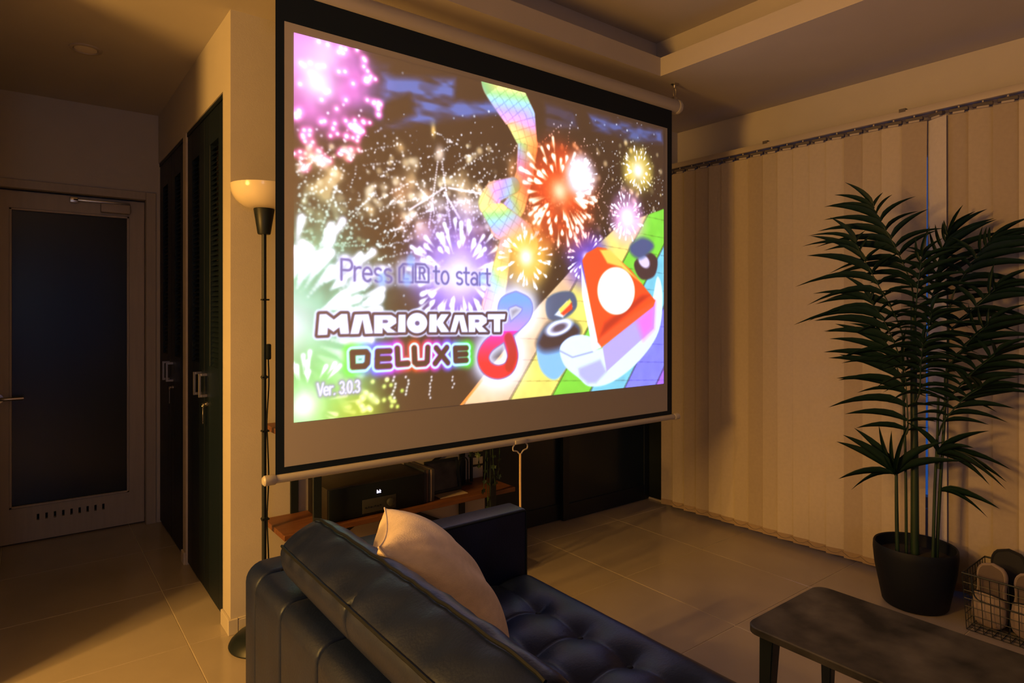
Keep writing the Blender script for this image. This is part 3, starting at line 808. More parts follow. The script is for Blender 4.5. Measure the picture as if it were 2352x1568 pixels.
mixc(np.clip(np.exp(-(d / 0.020) ** 2) * 0.75, 0, 1), (0.86, 0.84, 0.92)); mixc(cover(d - 0.0042, 0.0025) * 0.92, (0.38, 0.40, 0.62))
for p in ((1013 - 60, 596), (945, 640), (887, 640), (1118, 640)):
    mixc(cover(ell(p[0] - 10, p[1], 0.017, 0.024), 0.006) * 0.55, (0.62, 0.80, 0.95))
d = write('Ver. 3.0.3', (729, 908), (828, 899), 0.040)
mixc(np.clip(np.exp(-(d / 0.009) ** 2) * 0.9, 0, 1), (0.56, 0.56, 0.66)); mixc(cover(d - 0.0032, 0.002), (0.88, 0.88, 0.94))
# slight projector softness
for _ in range(1):
    p_ = np.pad(IMG, ((1, 1), (1, 1), (0, 0)), mode='edge')
    IMG = (p_[1:-1, 1:-1] * 4 + p_[:-2, 1:-1] + p_[2:, 1:-1] + p_[1:-1, :-2] + p_[1:-1, 2:]) / 8
IMG = np.clip(IMG, 0, 1)
LIN = np.where(IMG <= 0.04045, IMG / 12.92, ((IMG + 0.055) / 1.055) ** 2.4)

PICTURE_GAIN = 1.6
LIN = LIN ** 1.42 * np.array((0.92, 0.97, 1.15))
me = bpy.data.meshes.new('projected_picture')
# the beam is a little keystoned: upper left corner sits lower
vz = GZ + (GZ - az0) / (az1 - az0) * ((GX - ax0) / (ax1 - ax0) - 0.5) * 0.02
vco = np.stack([GX, np.full(GX.shape, YS - 0.0012), vz], -1).reshape(-1, 3).astype(np.float32)
idx = np.arange(NX * NZ).reshape(NZ, NX)
quads = np.stack([idx[:-1, :-1], idx[:-1, 1:], idx[1:, 1:], idx[1:, :-1]], -1).reshape(-1, 4).astype(np.int32)
me.vertices.add(len(vco)); me.vertices.foreach_set('co', vco.ravel())
me.loops.add(quads.size); me.loops.foreach_set('vertex_index', quads.ravel())
me.polygons.add(len(quads)); me.polygons.foreach_set('loop_start', np.arange(0, quads.size, 4, dtype=np.int32)); me.polygons.foreach_set('loop_total', np.full(len(quads), 4, dtype=np.int32))
me.update()
ca = me.color_attributes.new('picture', 'FLOAT_COLOR', 'POINT')
ca.data.foreach_set('color', np.concatenate([LIN.reshape(-1, 3), np.ones((NX * NZ, 1))], 1).astype(np.float32).ravel())
mp_ = bpy.data.materials.new('projected_light'); mp_.use_nodes = True
nt = mp_.node_tree; b = nt.nodes['Principled BSDF']
b.inputs['Base Color'].default_value = (0.50, 0.47, 0.44, 1); b.inputs['Roughness'].default_value = 0.9; b.inputs['Specular IOR Level'].default_value = 0.2
at = nt.nodes.new('ShaderNodeAttribute'); at.attribute_name = 'picture'
nt.links.new(at.outputs['Color'], b.inputs['Emission Color']); b.inputs['Emission Strength'].default_value = PICTURE_GAIN
PICTURE = link('projected_picture', me, mp_, scr)
PICTURE['label'] = 'bright projected game title picture with fireworks over a night city'

# ================================================================== sofa (back to the hall, facing the blinds)
SX0, SX1 = 0.432, 1.262      # back / front
SYF = 1.645                  # far end
AT = 0.093                   # arm thickness
SYN = -0.335                 # near end
SZ = 0.632                   # arm and back height
sofa = thing('sofa', ((SX0 + SX1) / 2, (SYF + SYN) / 2, 0), 'dark navy leather sofa with tufted seat and loose back cushions', 'sofa')
def sweep(prof, ys, fn, closed=True, cap=True):
    """sweep an XZ profile along Y; fn(k, x, z, y) -> (x, z)"""
    bm = BM(); rings = []
    for y in ys:
        rings.append([bm.verts.new((lambda p: (p[0], p[2] if len(p) > 2 else y, p[1]))(fn(k, x, z, y))) for k, (x, z) in enumerate(prof)])
    n = len(prof)
    for A, B in zip(rings[:-1], rings[1:]):
        for k in range(n if closed else n - 1):
            bm.faces.new((A[k], A[(k + 1) % n], B[(k + 1) % n], B[k]))
    if cap:
        bm.faces.new(rings[0]); bm.faces.new(rings[-1])
    return bm
# back frame with vertical stitched seams
seams = [1.383 - 0.2165 * k for k in range(8)]
def rr_prof(x0, x1, z0, z1, r, n=6):
    P = [(x0, z0)]
    P += [(x0, z0 + (z1 - r - z0) * t) for t in (0.25, 0.5, 0.75, 0.92)]
    P += [(x0 + r - r * math.cos(a), z1 - r + r * math.sin(a)) for a in np.linspace(0, PI / 2, n)]
    P += [(x1 - r + r * math.sin(a), z1 - r + r * math.cos(a)) for a in np.linspace(0, PI / 2, n)]
    P += [(x1, z0)]
    return P
bp = rr_prof(SX0 + 0.004, 0.555, 0.13, 0.622, 0.035)
ys = sorted(set([SYN + AT] + [SYF - AT] + list(np.linspace(SYN + AT, SYF - AT, 60)) + [s + d for s in seams for d in (-0.012, -0.006, -0.003, -0.0012, 0, 0.0012, 0.003, 0.006, 0.012)]))
ctr = (0.49, 0.40)
def backfn(k, x, z, y):
    m = min(abs(y - s) for s in seams)
    g = 0.0065 * math.exp(-(m / 0.0035) ** 2) - 0.004 * (1 - math.exp(-(m / 0.03) ** 2))
    nx, nz = x - ctr[0], (z - 0.56 if z > 0.57 else 0)
    l = math.hypot(nx, nz) + 1e-6
    return (x - g * nx / l, z - g * nz / l)
bmo('back_frame', sweep(bp, ys, backfn), M_LEATH, sofa, 60)
# arms
for y0, y1 in ((SYF - AT, SYF), (SYN, SYN + AT)):
    bm = BM(); box(bm, SX0, SX1, y0 + 0.002, y1, 0.12, SZ)
    vert = [e for e in bm.edges if abs(e.verts[0].co.z - e.verts[1].co.z) > 0.1 and e.verts[0].co.x < SX0 + 0.01]
    top = [e for e in bm.edges if e.verts[0].co.z > SZ - 0.001 and e.verts[1].co.z > SZ - 0.001]
    back_top = [e for e in top if e.verts[0].co.x < SX0 + 0.001 and e.verts[1].co.x < SX0 + 0.001]
    bmesh.ops.bevel(bm, geom=back_top, offset=0.045, segments=6, affect='EDGES', profile=0.5)
    es = [e for e in bm.edges if e.calc_face_angle(0) > 0.6]
    bmesh.ops.bevel(bm, geom=es, offset=0.011, segments=3, affect='EDGES', profile=0.5)
    arm = bmo('arm', bm, M_LEATH, sofa, 45)
    yi = y0 + 0.004 if y1 == SYF else y1 - 0.004
    otube('piping', [(SX0 + 0.06, yi, SZ - 0.006), (SX1 - 0.008, yi, SZ - 0.006), (SX1 - 0.003, yi, SZ - 0.014), (SX1 - 0.002, yi, 0.16)], 0.0035, M_LEATHT, arm, 6)
# joint groove between arm and back
otube('seam', [(SX0 + 0.005, SYF - AT, 0.14), (SX0 + 0.004, SYF - AT, 0.56), (SX0 + 0.014, SYF - AT, 0.598), (SX0 + 0.035, SYF - AT, 0.617), (0.52, SYF - AT, 0.625)], 0.0045, M_LEATHT, sofa, 6)
# tufted seat: profile goes over the top and down the front
by0 = [1.355 - 0.170 * k for k in range(10)]
prof = [(x, 0.0) for x in np.linspace(0.555, 1.225, 92)]
RS = 0.035
bm = BM()
ys = np.linspace(SYN + AT + 0.001, SYF - AT - 0.001, 330)
rings = []
def puff(x, y):
    a = (x - 1.14) / 0.155; b_ = (y - 1.355) / 0.170
    sa = abs(math.sin(PI * a)) if a < 0.5 else 1.0
    if y > 1.355 + 0.085: sb = 1.0
    else: sb = abs(math.sin(PI * b_))
    if a > 0:
        q_ = min(1.0, a / 0.52); q_ = q_ * q_ * (3 - 2 * q_); sb = sb + (1 - sb) * q_
    an, bn = min(round(a), 0), min(round(b_), 0)
    dx_, dy_ = (a - an) * 0.155, (b_ - bn) * 0.170
    db = math.hypot(dx_, dy_)
    h = 0.016 * (sa ** 0.38) * (sb ** 0.38) + 0.017 * (1 - math.exp(-(db / 0.040) ** 1.5))
    edge = min((SYF - AT - y) / 0.03, 1.0)
    return h - 0.012 * (1 - edge) ** 2
for y in ys:
    ring = []
    for x, _ in prof:
        ring.append(bm.verts.new((x, y, 0.405 + puff(x, y))))
    hx_ = puff(1.225, y)
    for a in np.linspace(0.2, PI / 2, 7):
        ring.append(bm.verts.new((1.225 + (RS + hx_ * 0.3) * math.sin(a), y, 0.405 + hx_ - RS + RS * math.cos(a))))
    for z in (0.34, 0.30, 0.265):
        ring.append(bm.verts.new((1.225 + RS + hx_ * 0.3 - (0.402 - z) * 0.02, y, z)))
    ring.append(bm.verts.new((1.20, y, 0.255)))
    rings.append(ring)
for A, B in zip(rings[:-1], rings[1:]):
    for k in range(len(A) - 1):
        bm.faces.new((A[k], A[k + 1], B[k + 1], B[k]))
seat = bmo('seat_cushion', bm, M_LEATH, sofa, 180)
bm = BM(); lathe(bm, [(0.010, -0.004), (0.010, 0.000), (0.006, 0.003), (0.002, 0.0035)], (0, 0, 0), 12)
bme = bpy.data.meshes.new('button'); bm.to_mesh(bme); bm.free(); bme.materials.append(M_LEATHT); bme.shade_smooth()
for bx in (1.14, 0.985, 0.83, 0.675):
    for y in by0:
        o = bpy.data.objects.new('button', bme); o.location = (bx, y, 0.4075)
        C.objects.link(o); o.parent = seat
obox('base_rail', (0.50, 1.225, SYN + 0.03, SYF - 0.03, 0.14, 0.262), M_LEATHT, sofa, bev=0.01)
for x in (0.50, 1.20):
    for y in (SYN + 0.05, SYF - 0.05):
        olathe('leg', [(0.012, 0), (0.020, 0.14)], (x, y, 0), M_METAL, sofa, 16)
# loose back cushions
cprof = catmull([(0.60, 0.425, 0), (0.568, 0.46, 0), (0.566, 0.56, 0), (0.560, 0.622, 0), (0.515, 0.640, 0), (0.472, 0.656, 0), (0.456, 0.690, 0), (0.459, 0.722, 0), (0.490, 0.747, 0), (0.518, 0.763, 0),
                 (0.540, 0.770, 0), (0.566, 0.766, 0), (0.596, 0.735, 0), (0.640, 0.640, 0), (0.690, 0.540, 0), (0.715, 0.460, 0), (0.68, 0.425, 0)], 4, True)
cprof = [(p.x, p.y) for p in cprof]
def back_cushion(y0, y1, seam_y):
    ys = sorted(list(y0 + (y1 - y0) * (1 - np.cos(np.linspace(0, PI, 64))) / 2) + [seam_y + d for d in (-0.01, -0.004, -0.0015, 0, 0.0015, 0.004, 0.01)])
    yc, L = (y0 + y1) / 2, (y1 - y0) / 2
    def fn(k, x, z, y):
        e = min(1.0, max(0.0, (L - abs(y - yc)) / 0.035))
        s = 0.80 + 0.20 * math.sqrt(max(0.0, 1 - (1 - e) ** 2))
        cx_, cz_ = 0.575, 0.60
        if z > 0.60: cx_, cz_ = 0.52, 0.69
        # top stays nearly straight, ends only tuck in a little
        s = 1 - (1 - s) * 0.55
        wr = 0.0016 * math.sin(y * 46 + x * 60) * math.exp(-((z - 0.75) / 0.03) ** 2) + 0.0012 * math.sin(y * 91 + 2 * math.sin(y * 13)) * (1 if z > 0.70 else 0)
        g = 0.006 * math.exp(-((y - seam_y) / 0.0035) ** 2) if (z < 0.735 and x < 0.52) else 0.0
        bul = 0.006 * (1 - ((y - yc) / L) ** 2)
        nx, nz = x - 0.56, z - 0.64; l = math.hypot(nx, nz) + 1e-6
        d = bul + wr - g
        return (cx_ + (x - cx_) * s + nx / l * d, cz_ + (z - cz_) * s + nz / l * d)
    o = bmo('back_cushion', sweep(cprof, ys, fn), M_LEATH, sofa, 70)
    for (x, z), r in (((0.459, 0.724), 0.0034), ((0.5385, 0.7735), 0.0034)):
        pts = []
        for y in np.linspace(y0 + 0.004, y1 - 0.004, 50):
            p = fn(0, x, z, y); n_ = Vector((x - 0.56, z - 0.64)).normalized()
            pts.append((p[0] + n_.x * 0.001, y, p[1] + n_.y * 0.001))
        # continue round the ends
        otube('piping', pts, r, M_LEATHT, o, 6)
back_cushion(0.62, 1.455, 1.070)
back_cushion(-0.235, 0.612, 0.19)

# ================================================================== throw pillow
pil = thing('throw_pillow', (0.80, 1.25, 0.44), 'beige crinkled linen throw pillow leaning in the sofa corner', 'pillow')
def pillow(name, Wd, Hd, th, origin, ux, uz, m, parent, n=44):
    ux, uz = Vector(ux).normalized(), Vector(uz).normalized()
    uz = (uz - ux * uz.dot(ux)).normalized(); nn = ux.cross(uz)
    bm = BM(); g = {}
    for side in (1, -1):
        for i in range(n + 1):
            for j in range(n + 1):
                a, b_ = 2 * i / n - 1, 2 * j / n - 1
                if side == -1 and (i in (0, n) or j in (0, n)):
                    g[(side, i, j)] = g[(1, i, j)]; continue
                ea = 1 - 0.085 * (1 - abs(b_) ** 2) * 1.0
                eb = 1 - 0.085 * (1 - abs(a) ** 2) * 1.0
                pa, pb = a * (1 - (1 - ea) * abs(a) ** 3), b_ * (1 - (1 - eb) * abs(b_) ** 3)
                q = max(0.0, (1 - abs(a) ** 2.4) * (1 - abs(b_) ** 2.4))
                h = th * q ** 0.52
                # creases running to the corners and a soft slump
                r_ = math.hypot(abs(a) - 1, abs(b_) - 1)
                t_ = math.atan2(1 - abs(b_), 1 - abs(a))
                h += 0.006 * math.sin(t_ * 14) * math.exp(-r_ * 2.6) * q ** 0.3
                h += 0.0035 * math.sin(a * 9 + 3 * math.sin(b_ * 4)) * q
                g[(side, i, j)] = bm.verts.new(Vector(origin) + ux * (pa * Wd / 2) + uz * (pb * Hd / 2) + nn * (h * side))
    for side in (1, -1):
        for i in range(n):
            for j in range(n):
                q = (g[(side, i, j)], g[(side, i + 1, j)], g[(side, i + 1, j + 1)], g[(side, i, j + 1)])
                bm.faces.new(q if side == 1 else q[::-1])
    o = bmo(name, bm, m, parent, 180)
    rim = [g_ for g_ in ()]
    return o, ux, uz, nn
PO = (0.757, 1.262, 0.592)
UX, UZ = (0.22, 0.42, -0.065), (-0.22, 0.10, 0.33)
o, ux, uz, nn = pillow('cover', 0.47, 0.425, 0.112, PO, UX, UZ, M_PILLOW, pil)
rim = []
for a, b_ in [(t, -1) for t in np.linspace(-1, 1, 15)] + [(1, t) for t in np.linspace(-1, 1, 15)] + [(t, 1) for t in np.linspace(1, -1, 15)] + [(-1, t) for t in np.linspace(1, -1, 15)]:
    ea = 1 - 0.085 * (1 - abs(b_) ** 2); eb = 1 - 0.085 * (1 - abs(a) ** 2)
    pa, pb = a * (1 - (1 - ea) * abs(a) ** 3), b_ * (1 - (1 - eb) * abs(b_) ** 3)
    rim.append(Vector(PO) + ux * (pa * 0.235) + uz * (pb * 0.2125))
otube('seam', rim[:-1], 0.0022, M_PILLOW, pil, 6, True)

# ================================================================== floor lamp (torchiere)
LX, LY = 0.722, 2.480
fl = thing('floor_lamp', (LX, LY, 0), 'black floor lamp with cream bowl shade standing against the wall', 'lamp')
olathe('base', [(0.124, 0), (0.126, 0.006), (0.120, 0.018), (0.098, 0.038), (0.062, 0.054), (0.030, 0.062), (0.014, 0.068)], (LX, LY, 0), M_BLACK, fl, 40)
olathe('pole', [(0.0085, 0.066), (0.0085, 0.46), (0.0105, 0.462), (0.0105, 0.474), (0.0085, 0.476), (0.0085, 1.00), (0.0105, 1.002), (0.0105, 1.014), (0.0085, 1.016), (0.0085, 1.556)], (LX, LY, 0), M_BLACK, fl, 16)
olathe('lamp_holder', [(0.022, 1.552), (0.024, 1.556), (0.038, 1.646), (0.036, 1.650)], (LX, LY, 0), M_BLACK, fl, 28)
bowl = [(0.030, 1.648)] + [(0.034 + 0.086 * math.sin(a), 1.735 - 0.086 * math.cos(a) * 1.0) for a in np.linspace(0.0, PI / 2, 12)] + [(0.117, 1.735)] + [(0.030 + 0.084 * math.sin(a), 1.735 - 0.082 * math.cos(a)) for a in np.linspace(PI / 2, 0.0, 12)]
olathe('lamp_shade', bowl, (LX, LY, 0), M_BOWL, fl, 40)
sw_ = BM(); box(sw_, LX + 0.004, LX + 0.022, LY - 0.020, LY - 0.006, 1.075, 1.135, bev=0.005)
bmo('switch', sw_, M_BLKPL, fl, 40)
otube('power_cord', catmull([(LX + 0.012, LY - 0.012, 1.08), (LX + 0.014, LY - 0.012, 0.98), (LX + 0.007, LY - 0.010, 0.84), (LX + 0.010, LY - 0.010, 0.76), (LX + 0.014, LY - 0.010, 0.62), (LX + 0.008, LY - 0.010, 0.47), (LX + 0.014, LY - 0.010, 0.3), (LX + 0.012, LY - 0.01, 0.06)], 6), 0.0028, M_BLKPL, fl, 6)
for z in (1.30, 1.005, 0.80, 0.465):
    obox('cable_tie', (LX - 0.010, LX + 0.016, LY - 0.014, LY + 0.010, z, z + 0.006), M_BLKPL, fl)

# ================================================================== shelf unit
shx0, shx1, shy0, shy1 = 0.757, 1.838, 2.352, 2.604
sh = thing('shelf_unit', ((shx0 + shx1) / 2, shy0 + 0.12, 0), 'low open shelf unit with wooden boards on black metal posts', 'shelf')
for z in (0.12, 0.43, 0.81):
    obox('shelf_board', (shx0, shx1, shy0, shy1, z - 0.021, z), M_WOOD, sh, bev=0.0015, seg=1)
for x in (0.862, 1.685):
    for y0, y1 in ((shy0 - 0.012, shy0 - 0.001), (shy1 - 0.006, shy1 + 0.004)):
        obox('post', (x, x + 0.032, y0, y1, 0, 0.86), M_BLACK, sh, bev=0.001, seg=1)
    for z in (0.092, 0.402, 0.782):
        obox('shelf_bracket', (x + 0.004, x + 0.028, shy0, shy1, z - 0.004, z + 0.007), M_BLACK, sh)
bm = BM()
for (xa, za, xb, zb, yy) in ((0.878, 0.185, 1.70, 0.632, shy1 + 0.001), (0.878, 0.600, 1.70, 0.195, shy1 - 0.003)):
    d = Vector((xb - xa, 0, zb - za)).normalized(); n_ = Vector((-d.z, 0, d.x)) * 0.009
    A_, B_ = Vector((xa, yy, za)), Vector((xb, yy, zb))
    vv = [bm.verts.new(p + Vector((0, s, 0))) for s in (0, 0.003) for p in (A_ - n_, B_ - n_, B_ + n_, A_ + n_)]
    for f in ((0, 1, 2, 3), (4, 7, 6, 5), (0, 4, 5, 1), (1, 5, 6, 2), (2, 6, 7, 3), (3, 7, 4, 0)): bm.faces.new([vv[i] for i in f])
bmo('cross_brace', bm, M_BLACK, sh)

# stereo
st = thing('stereo', (1.143, 2.49, 0.43), 'dark compact stereo with a grey control panel and glowing display on the shelf', 'stereo')
tx0, tx1, ty0, ty1, tz0, tz1 = 0.930, 1.362, 2.378, 2.590, 0.4305, 0.566
obox('cabinet', (tx0, tx1, ty0 + 0.004, ty1, tz0, tz1), M_STEREO, st, bev=0.003)
obox('front_grille', (tx0 + 0.006, tx1 - 0.006, ty0 - 0.002, ty0 + 0.006, tz0 + 0.004, tz1 - 0.006), M_BLKPL, st, bev=0.002)
pn = obox('control_panel', (1.075, 1.224, ty0 - 0.005, ty0, 0.443, 0.499), M_PANEL, st, bev=0.0012)
olathe('volume_knob', [(0.015, 0.0), (0.016, -0.004), (0.0155, -0.014), (0.013, -0.016)], (1.196, ty0 - 0.004, 0.473), M_PANEL, pn, 28, 'y')
for k, x in enumerate((1.088, 1.100, 1.112, 1.128, 1.140, 1.152)):
    olathe('push_button', [(0.0035, 0), (0.003, -0.003)], (x, ty0 - 0.004, 0.466 + 0.002 * (k % 2)), M_BLKPL, pn, 10, 'y')
# display letters b t in small glowing segments
M_LED = mat('led_white', (0.8, 0.8, 1, 1), 0.5, emit=(0.80, 0.78, 1.0, 1), estr=2.2)
bm = BM(); yl = ty0 - 0.0035; lw = 0.0011
def seg(x0, x1, z0, z1): box(bm, x0, x1, yl - 0.0004, yl + 0.002, z0, z1)
bx_ = 1.139; bz = 0.517
seg(bx_, bx_ + 2 * lw, bz, bz + 0.013); seg(bx_, bx_ + 0.007, bz, bz + 2 * lw); seg(bx_, bx_ + 0.007, bz + 0.0058, bz + 0.0058 + 2 * lw); seg(bx_ + 0.0055, bx_ + 0.0055 + 2 * lw, bz, bz + 0.007)
tx_ = 1.1505
seg(tx_, tx_ + 2 * lw, bz, bz + 0.013); seg(tx_, tx_ + 0.006, bz, bz + 2 * lw); seg(tx_, tx_ + 0.006, bz + 0.0065, bz + 0.0065 + 2 * lw)
bmo('display', bm, M_LED, st)

# disc cases beside the stereo
cc = [((0.02, 0.025, 0.035, 1), 'navy'), ((0.09, 0.055, 0.055, 1), 'dull red'), ((0.025, 0.03, 0.045, 1), 'black'), ((0.34, 0.27, 0.19, 1), 'cream'), ((0.035, 0.035, 0.055, 1), 'indigo')]
x = 1.3665
for k, (col, nm) in enumerate(cc):
    wd = (0.012, 0.010, 0.009, 0.009, 0.012)[k]
    root = thing('disc_case', (x + wd / 2, 2.48, 0.43), nm + ' slim disc case standing upright in the row beside the stereo', 'case', 'disc cases beside the stereo')
    mm = mat('case_' + nm.replace(' ', '_'), col, 0.35)
    obox('cover', (x, x + wd - 0.0006, 2.392, 2.575, 0.4305, 0.571 - 0.002 * (k % 2)), mm, root, bev=0.0012, seg=1)
    obox('spine', (x + 0.0012, x + wd - 0.0018, 2.3905, 2.3925, 0.445, 0.557), mm, root)
    x += wd + 0.0004

# picture frame leaning on the shelf
pf = thing('picture_frame', (1.525, 2.50, 0.43), 'small black picture frame leaning back on the shelf', 'picture frame')
R_ = Matrix.Rotation(math.radians(-12), 4, 'X'); O_ = Vector((1.525, 2.478, 0.4315))
def pbox(name, d, m, par):
    bm = BM(); box(bm, *d)
    bmesh.ops.transform(bm, matrix=Matrix.Translation(O_) @ R_, verts=bm.verts[:])
    return bmo(name, bm, m, par)
bm = BM()
for d in ((-0.088, -0.076, 0, 0.148), (0.076, 0.088, 0, 0.148), (-0.076, 0.076, 0, 0.012), (-0.076, 0.076, 0.136, 0.148)):
    box(bm, d[0], d[1], -0.006, 0.008, d[2], d[3])
bmesh.ops.transform(bm, matrix=Matrix.Translation(O_) @ R_, verts=bm.verts[:]); bmo('frame', bm, M_BLACK, pf)
pbox('picture', (-0.076, 0.076, 0, 0.004, 0.012, 0.136), mat('dark_photo', (0.006, 0.012, 0.018, 1), 0.3, col2=(0.045, 0.040, 0.045, 1), nscale=22), pf)
bm = BM()
vv = [bm.verts.new(p) for p in ((1.505, 2.508, 0.545), (1.545, 2.508, 0.545), (1.545, 2.568, 0.4315), (1.505, 2.568, 0.4315), (1.505, 2.511, 0.545), (1.545, 2.511, 0.545), (1.545, 2.572, 0.4315), (1.505, 2.572, 0.4315))]
for f in ((0, 1, 2, 3), (4, 7, 6, 5), (0, 4, 5, 1), (1, 5, 6, 2), (2, 6, 7, 3), (3, 7, 4, 0)): bm.faces.new([vv[i] for i in f])
bmo('easel_back', bm, M_BLACK, pf)
# magazine flat in front of it
mg = tag(obox('paper_card', (1.455, 1.60, 2.400, 2.462, 0.4305, 0.4335), mat('paper_tan', (0.42, 0.34, 0.27, 1), 0.7), None), 'thin tan card lying flat in front of the picture frame', 'card')

# black wire bookend (two nested arches) and small black open stand
bk = thing('bookend', (1.675, 2.55, 0.43), 'black wire bookend of nested arches on the shelf', 'bookend')
for w_, h_ in ((0.028, 0.128), (0.012, 0.118)):
    otube('arch', [(1.672 - w_, 2.55, 0.431)] + [(1.672 + w_ * math.cos(a), 2.55, 0.43 + h_ - w_ + w_ * math.sin(a)) for a in np.linspace(PI, 0, 9)] + [(1.672 + w_, 2.55, 0.431)], 0.0034, M_BLACK, bk, 8)
obox('foot', (1.640, 1.704, 2.52, 2.58, 0.4303, 0.4335), M_BLACK, bk)
sd_ = thing('wire_stand', (1.765, 2.56, 0.43), 'small black open metal stand beside the bookend', 'stand')
bm = BM()
for d in ((1.722, 1.734, 0.4305, 0.575), (1.800, 1.812, 0.4305, 0.575), (1.734, 1.800, 0.545, 0.568), (1.734, 1.800, 0.500, 0.508)):
    box(bm, d[0], d[1], 2.555, 2.567, d[2], d[3], bev=0.001, seg=1)
bmo('side_frame', bm, M_BLACK, sd_)

# ivy trailing from the upper board
ivy = thing('trailing_ivy', (1.66, 2.43, 0.81), 'dark trailing ivy hanging down past the shelf boards', 'plant')
olathe('pot', [(0.040, 0.0005), (0.052, 0.09), (0.055, 0.092), (0.049, 0.094), (0.046, 0.080)], (1.655, 2.43, 0.81), M_POT, ivy, 24)
bm = BM()
pts = [(0, 0), (0.30, 0.16), (0.52, 0.10), (0.42, 0.42), (0.5, 0.66), (0.22, 0.62), (0, 1.0), (-0.22, 0.62), (-0.5, 0.66), (-0.42, 0.42), (-0.52, 0.10), (-0.30, 0.16)]
vv = [bm.verts.new((x, y, -0.12 * abs(x) - 0.1 * y * y)) for x, y in pts]; cv_ = bm.verts.new((0, 0.42, 0.04))
for k in range(len(vv)): bm.faces.new((cv_, vv[k], vv[(k + 1) % len(vv)]))
ivy_me = bpy.data.meshes.new('leaf'); bm.to_mesh(ivy_me); bm.free(); ivy_me.materials.append(M_IVY)
for (x0, y0, zb) in ((1.615, 2.337, 0.56), (1.640, 2.330, 0.45), (1.668, 2.334, 0.36), (1.692, 2.328, 0.47), (1.730, 2.335, 0.50), (1.575, 2.338, 0.62)):
    top_ = Vector((1.655 + (x0 - 1.655) * 0.4, 2.40, 0.905))
    P_ = catmull([tuple(top_), (x0, y0 + 0.03, 0.88), (x0 + random.uniform(-.006, .006), y0, 0.79), (x0 + random.uniform(-.012, .012), y0 - 0.006, (0.79 + zb) / 2), (x0 + random.uniform(-.012, .012), y0 - 0.003, zb)], 8)
    vn = otube('vine', P_, 0.0016, M_IVY, ivy, 5)
    for k in range(5, len(P_), 2):
        p = P_[k]; a = random.uniform(0, 2 * PI); s = random.uniform(0.018, 0.032)
        o = bpy.data.objects.new('leaf', ivy_me); C.objects.link(o); o.parent = vn
        o.location = p; o.scale = (s, s, s)
        o.rotation_euler = (random.uniform(-1.9, -0.7), random.uniform(-0.4, 0.4), random.gauss(0, 0.8))

# ================================================================== vertical blind
XBL = 3.262
vb = thing('vertical_blind', (XBL, 1.2, 2.2), 'cream fabric vertical blind drawn closed across the window', 'blind')
ry0, ry1 = -0.45, 2.70
obox('headrail', (XBL - 0.020, XBL + 0.022, ry0, ry1, 2.166, 2.198), M_RAIL, vb, bev=0.003)
for y in (0.25, 1.215, 1.905):
    obox('bracket', (XBL - 0.006, XR, y - 0.018, y + 0.018, 2.197, 2.203), M_CLIP, vb)
    obox('bracket', (XBL - 0.021, XBL + 0.0, y - 0.014, y + 0.014, 2.190, 2.206), M_CLIP, vb)
PITCH, SW, SZT, SZB = 0.0880, 0.100, 2.133, 0.026
def slat_mesh(name, w_, z0, z1, t, m, curve=0.004):
    bm = BM(); cols_ = []
    for s in (-1, 1):
        row = []
        for k in range(5):
            y = (k / 4 - 0.5) * w_
            x = -curve * 0.35 * (1 - (2 * k / 4 - 1) ** 2) + s * t / 2
            row.append((bm.verts.new((x, y, z0)), bm.verts.new((x, y, z1))))
        cols_.append(row)
    for row, fl_ in ((cols_[0], False), (cols_[1], True)):
        for a, b_ in zip(row[:-1], row[1:]):
            q = (a[0], b_[0], b_[1], a[1]); bm.faces.new(q if not fl_ else q[::-1])
    A, B = cols_
    for k in (0, 4): bm.faces.new((A[k][0], A[k][1], B[k][1], B[k][0]))
    for k in range(4):
        for e in (0, 1): bm.faces.new((A[k][e], A[k + 1][e], B[k + 1][e], B[k][e]))
    me = bpy.data.meshes.new(name); bmesh.ops.recalc_face_normals(bm, faces=bm.faces[:]); bm.to_mesh(me); bm.free()
    me.materials.append(m); me.shade_smooth(); me.set_sharp_from_angle(angle=math.radians(40))
    return me
L_ = SZT - SZB
sl_me = slat_mesh('slat', SW, -L_ + 0.034, 0, 0.0009, M_BLIND)
pk_me = slat_mesh('weight_pocket', SW, -L_, -L_ + 0.034, 0.0030, M_BLINDP)
bm = BM(); box(bm, -0.010, 0.010, -0.022, 0.022, 0.0, 0.012, bev=0.002, seg=1); box(bm, -0.003, 0.003, -0.003, 0.003, 0.010, 0.036)
cl_me = bpy.data.meshes.new('carrier'); bmesh.ops.recalc_face_normals(bm, faces=bm.faces[:]); bm.to_mesh(cl_me); bm.free(); cl_me.materials.append(M_RAIL)
bm = BM(); box(bm, -0.012, 0.012, -0.036, 0.036, 0.008, 0.024, bev=0.003, seg=1)
sp_me = bpy.data.meshes.new('spacer'); bmesh.ops.recalc_face_normals(bm, faces=bm.faces[:]); bm.to_mesh(sp_me); bm.free(); sp_me.materials.append(M_CLIP)
rb = random.Random(5)
TINT = {0: 2, 1: 1, 2: 2, 3: 3, 4: 2, 5: 0, 6: 1, 7: 2, 8: 0, 9: 0, 10: 0, 11: 0, 12: 1, 13: 2, 14: 1, 15: 0, 16: 0, 17: 2, 18: 2, 19: 1, 20: 1, -1: 0}  # light and dark bands across the blind, put into the slat colours
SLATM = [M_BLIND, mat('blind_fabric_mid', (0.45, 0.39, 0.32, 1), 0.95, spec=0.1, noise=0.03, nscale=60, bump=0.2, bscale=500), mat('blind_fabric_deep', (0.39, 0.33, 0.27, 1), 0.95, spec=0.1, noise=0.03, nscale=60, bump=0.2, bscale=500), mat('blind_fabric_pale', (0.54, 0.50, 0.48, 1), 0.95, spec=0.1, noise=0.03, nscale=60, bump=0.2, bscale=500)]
SLMES = []
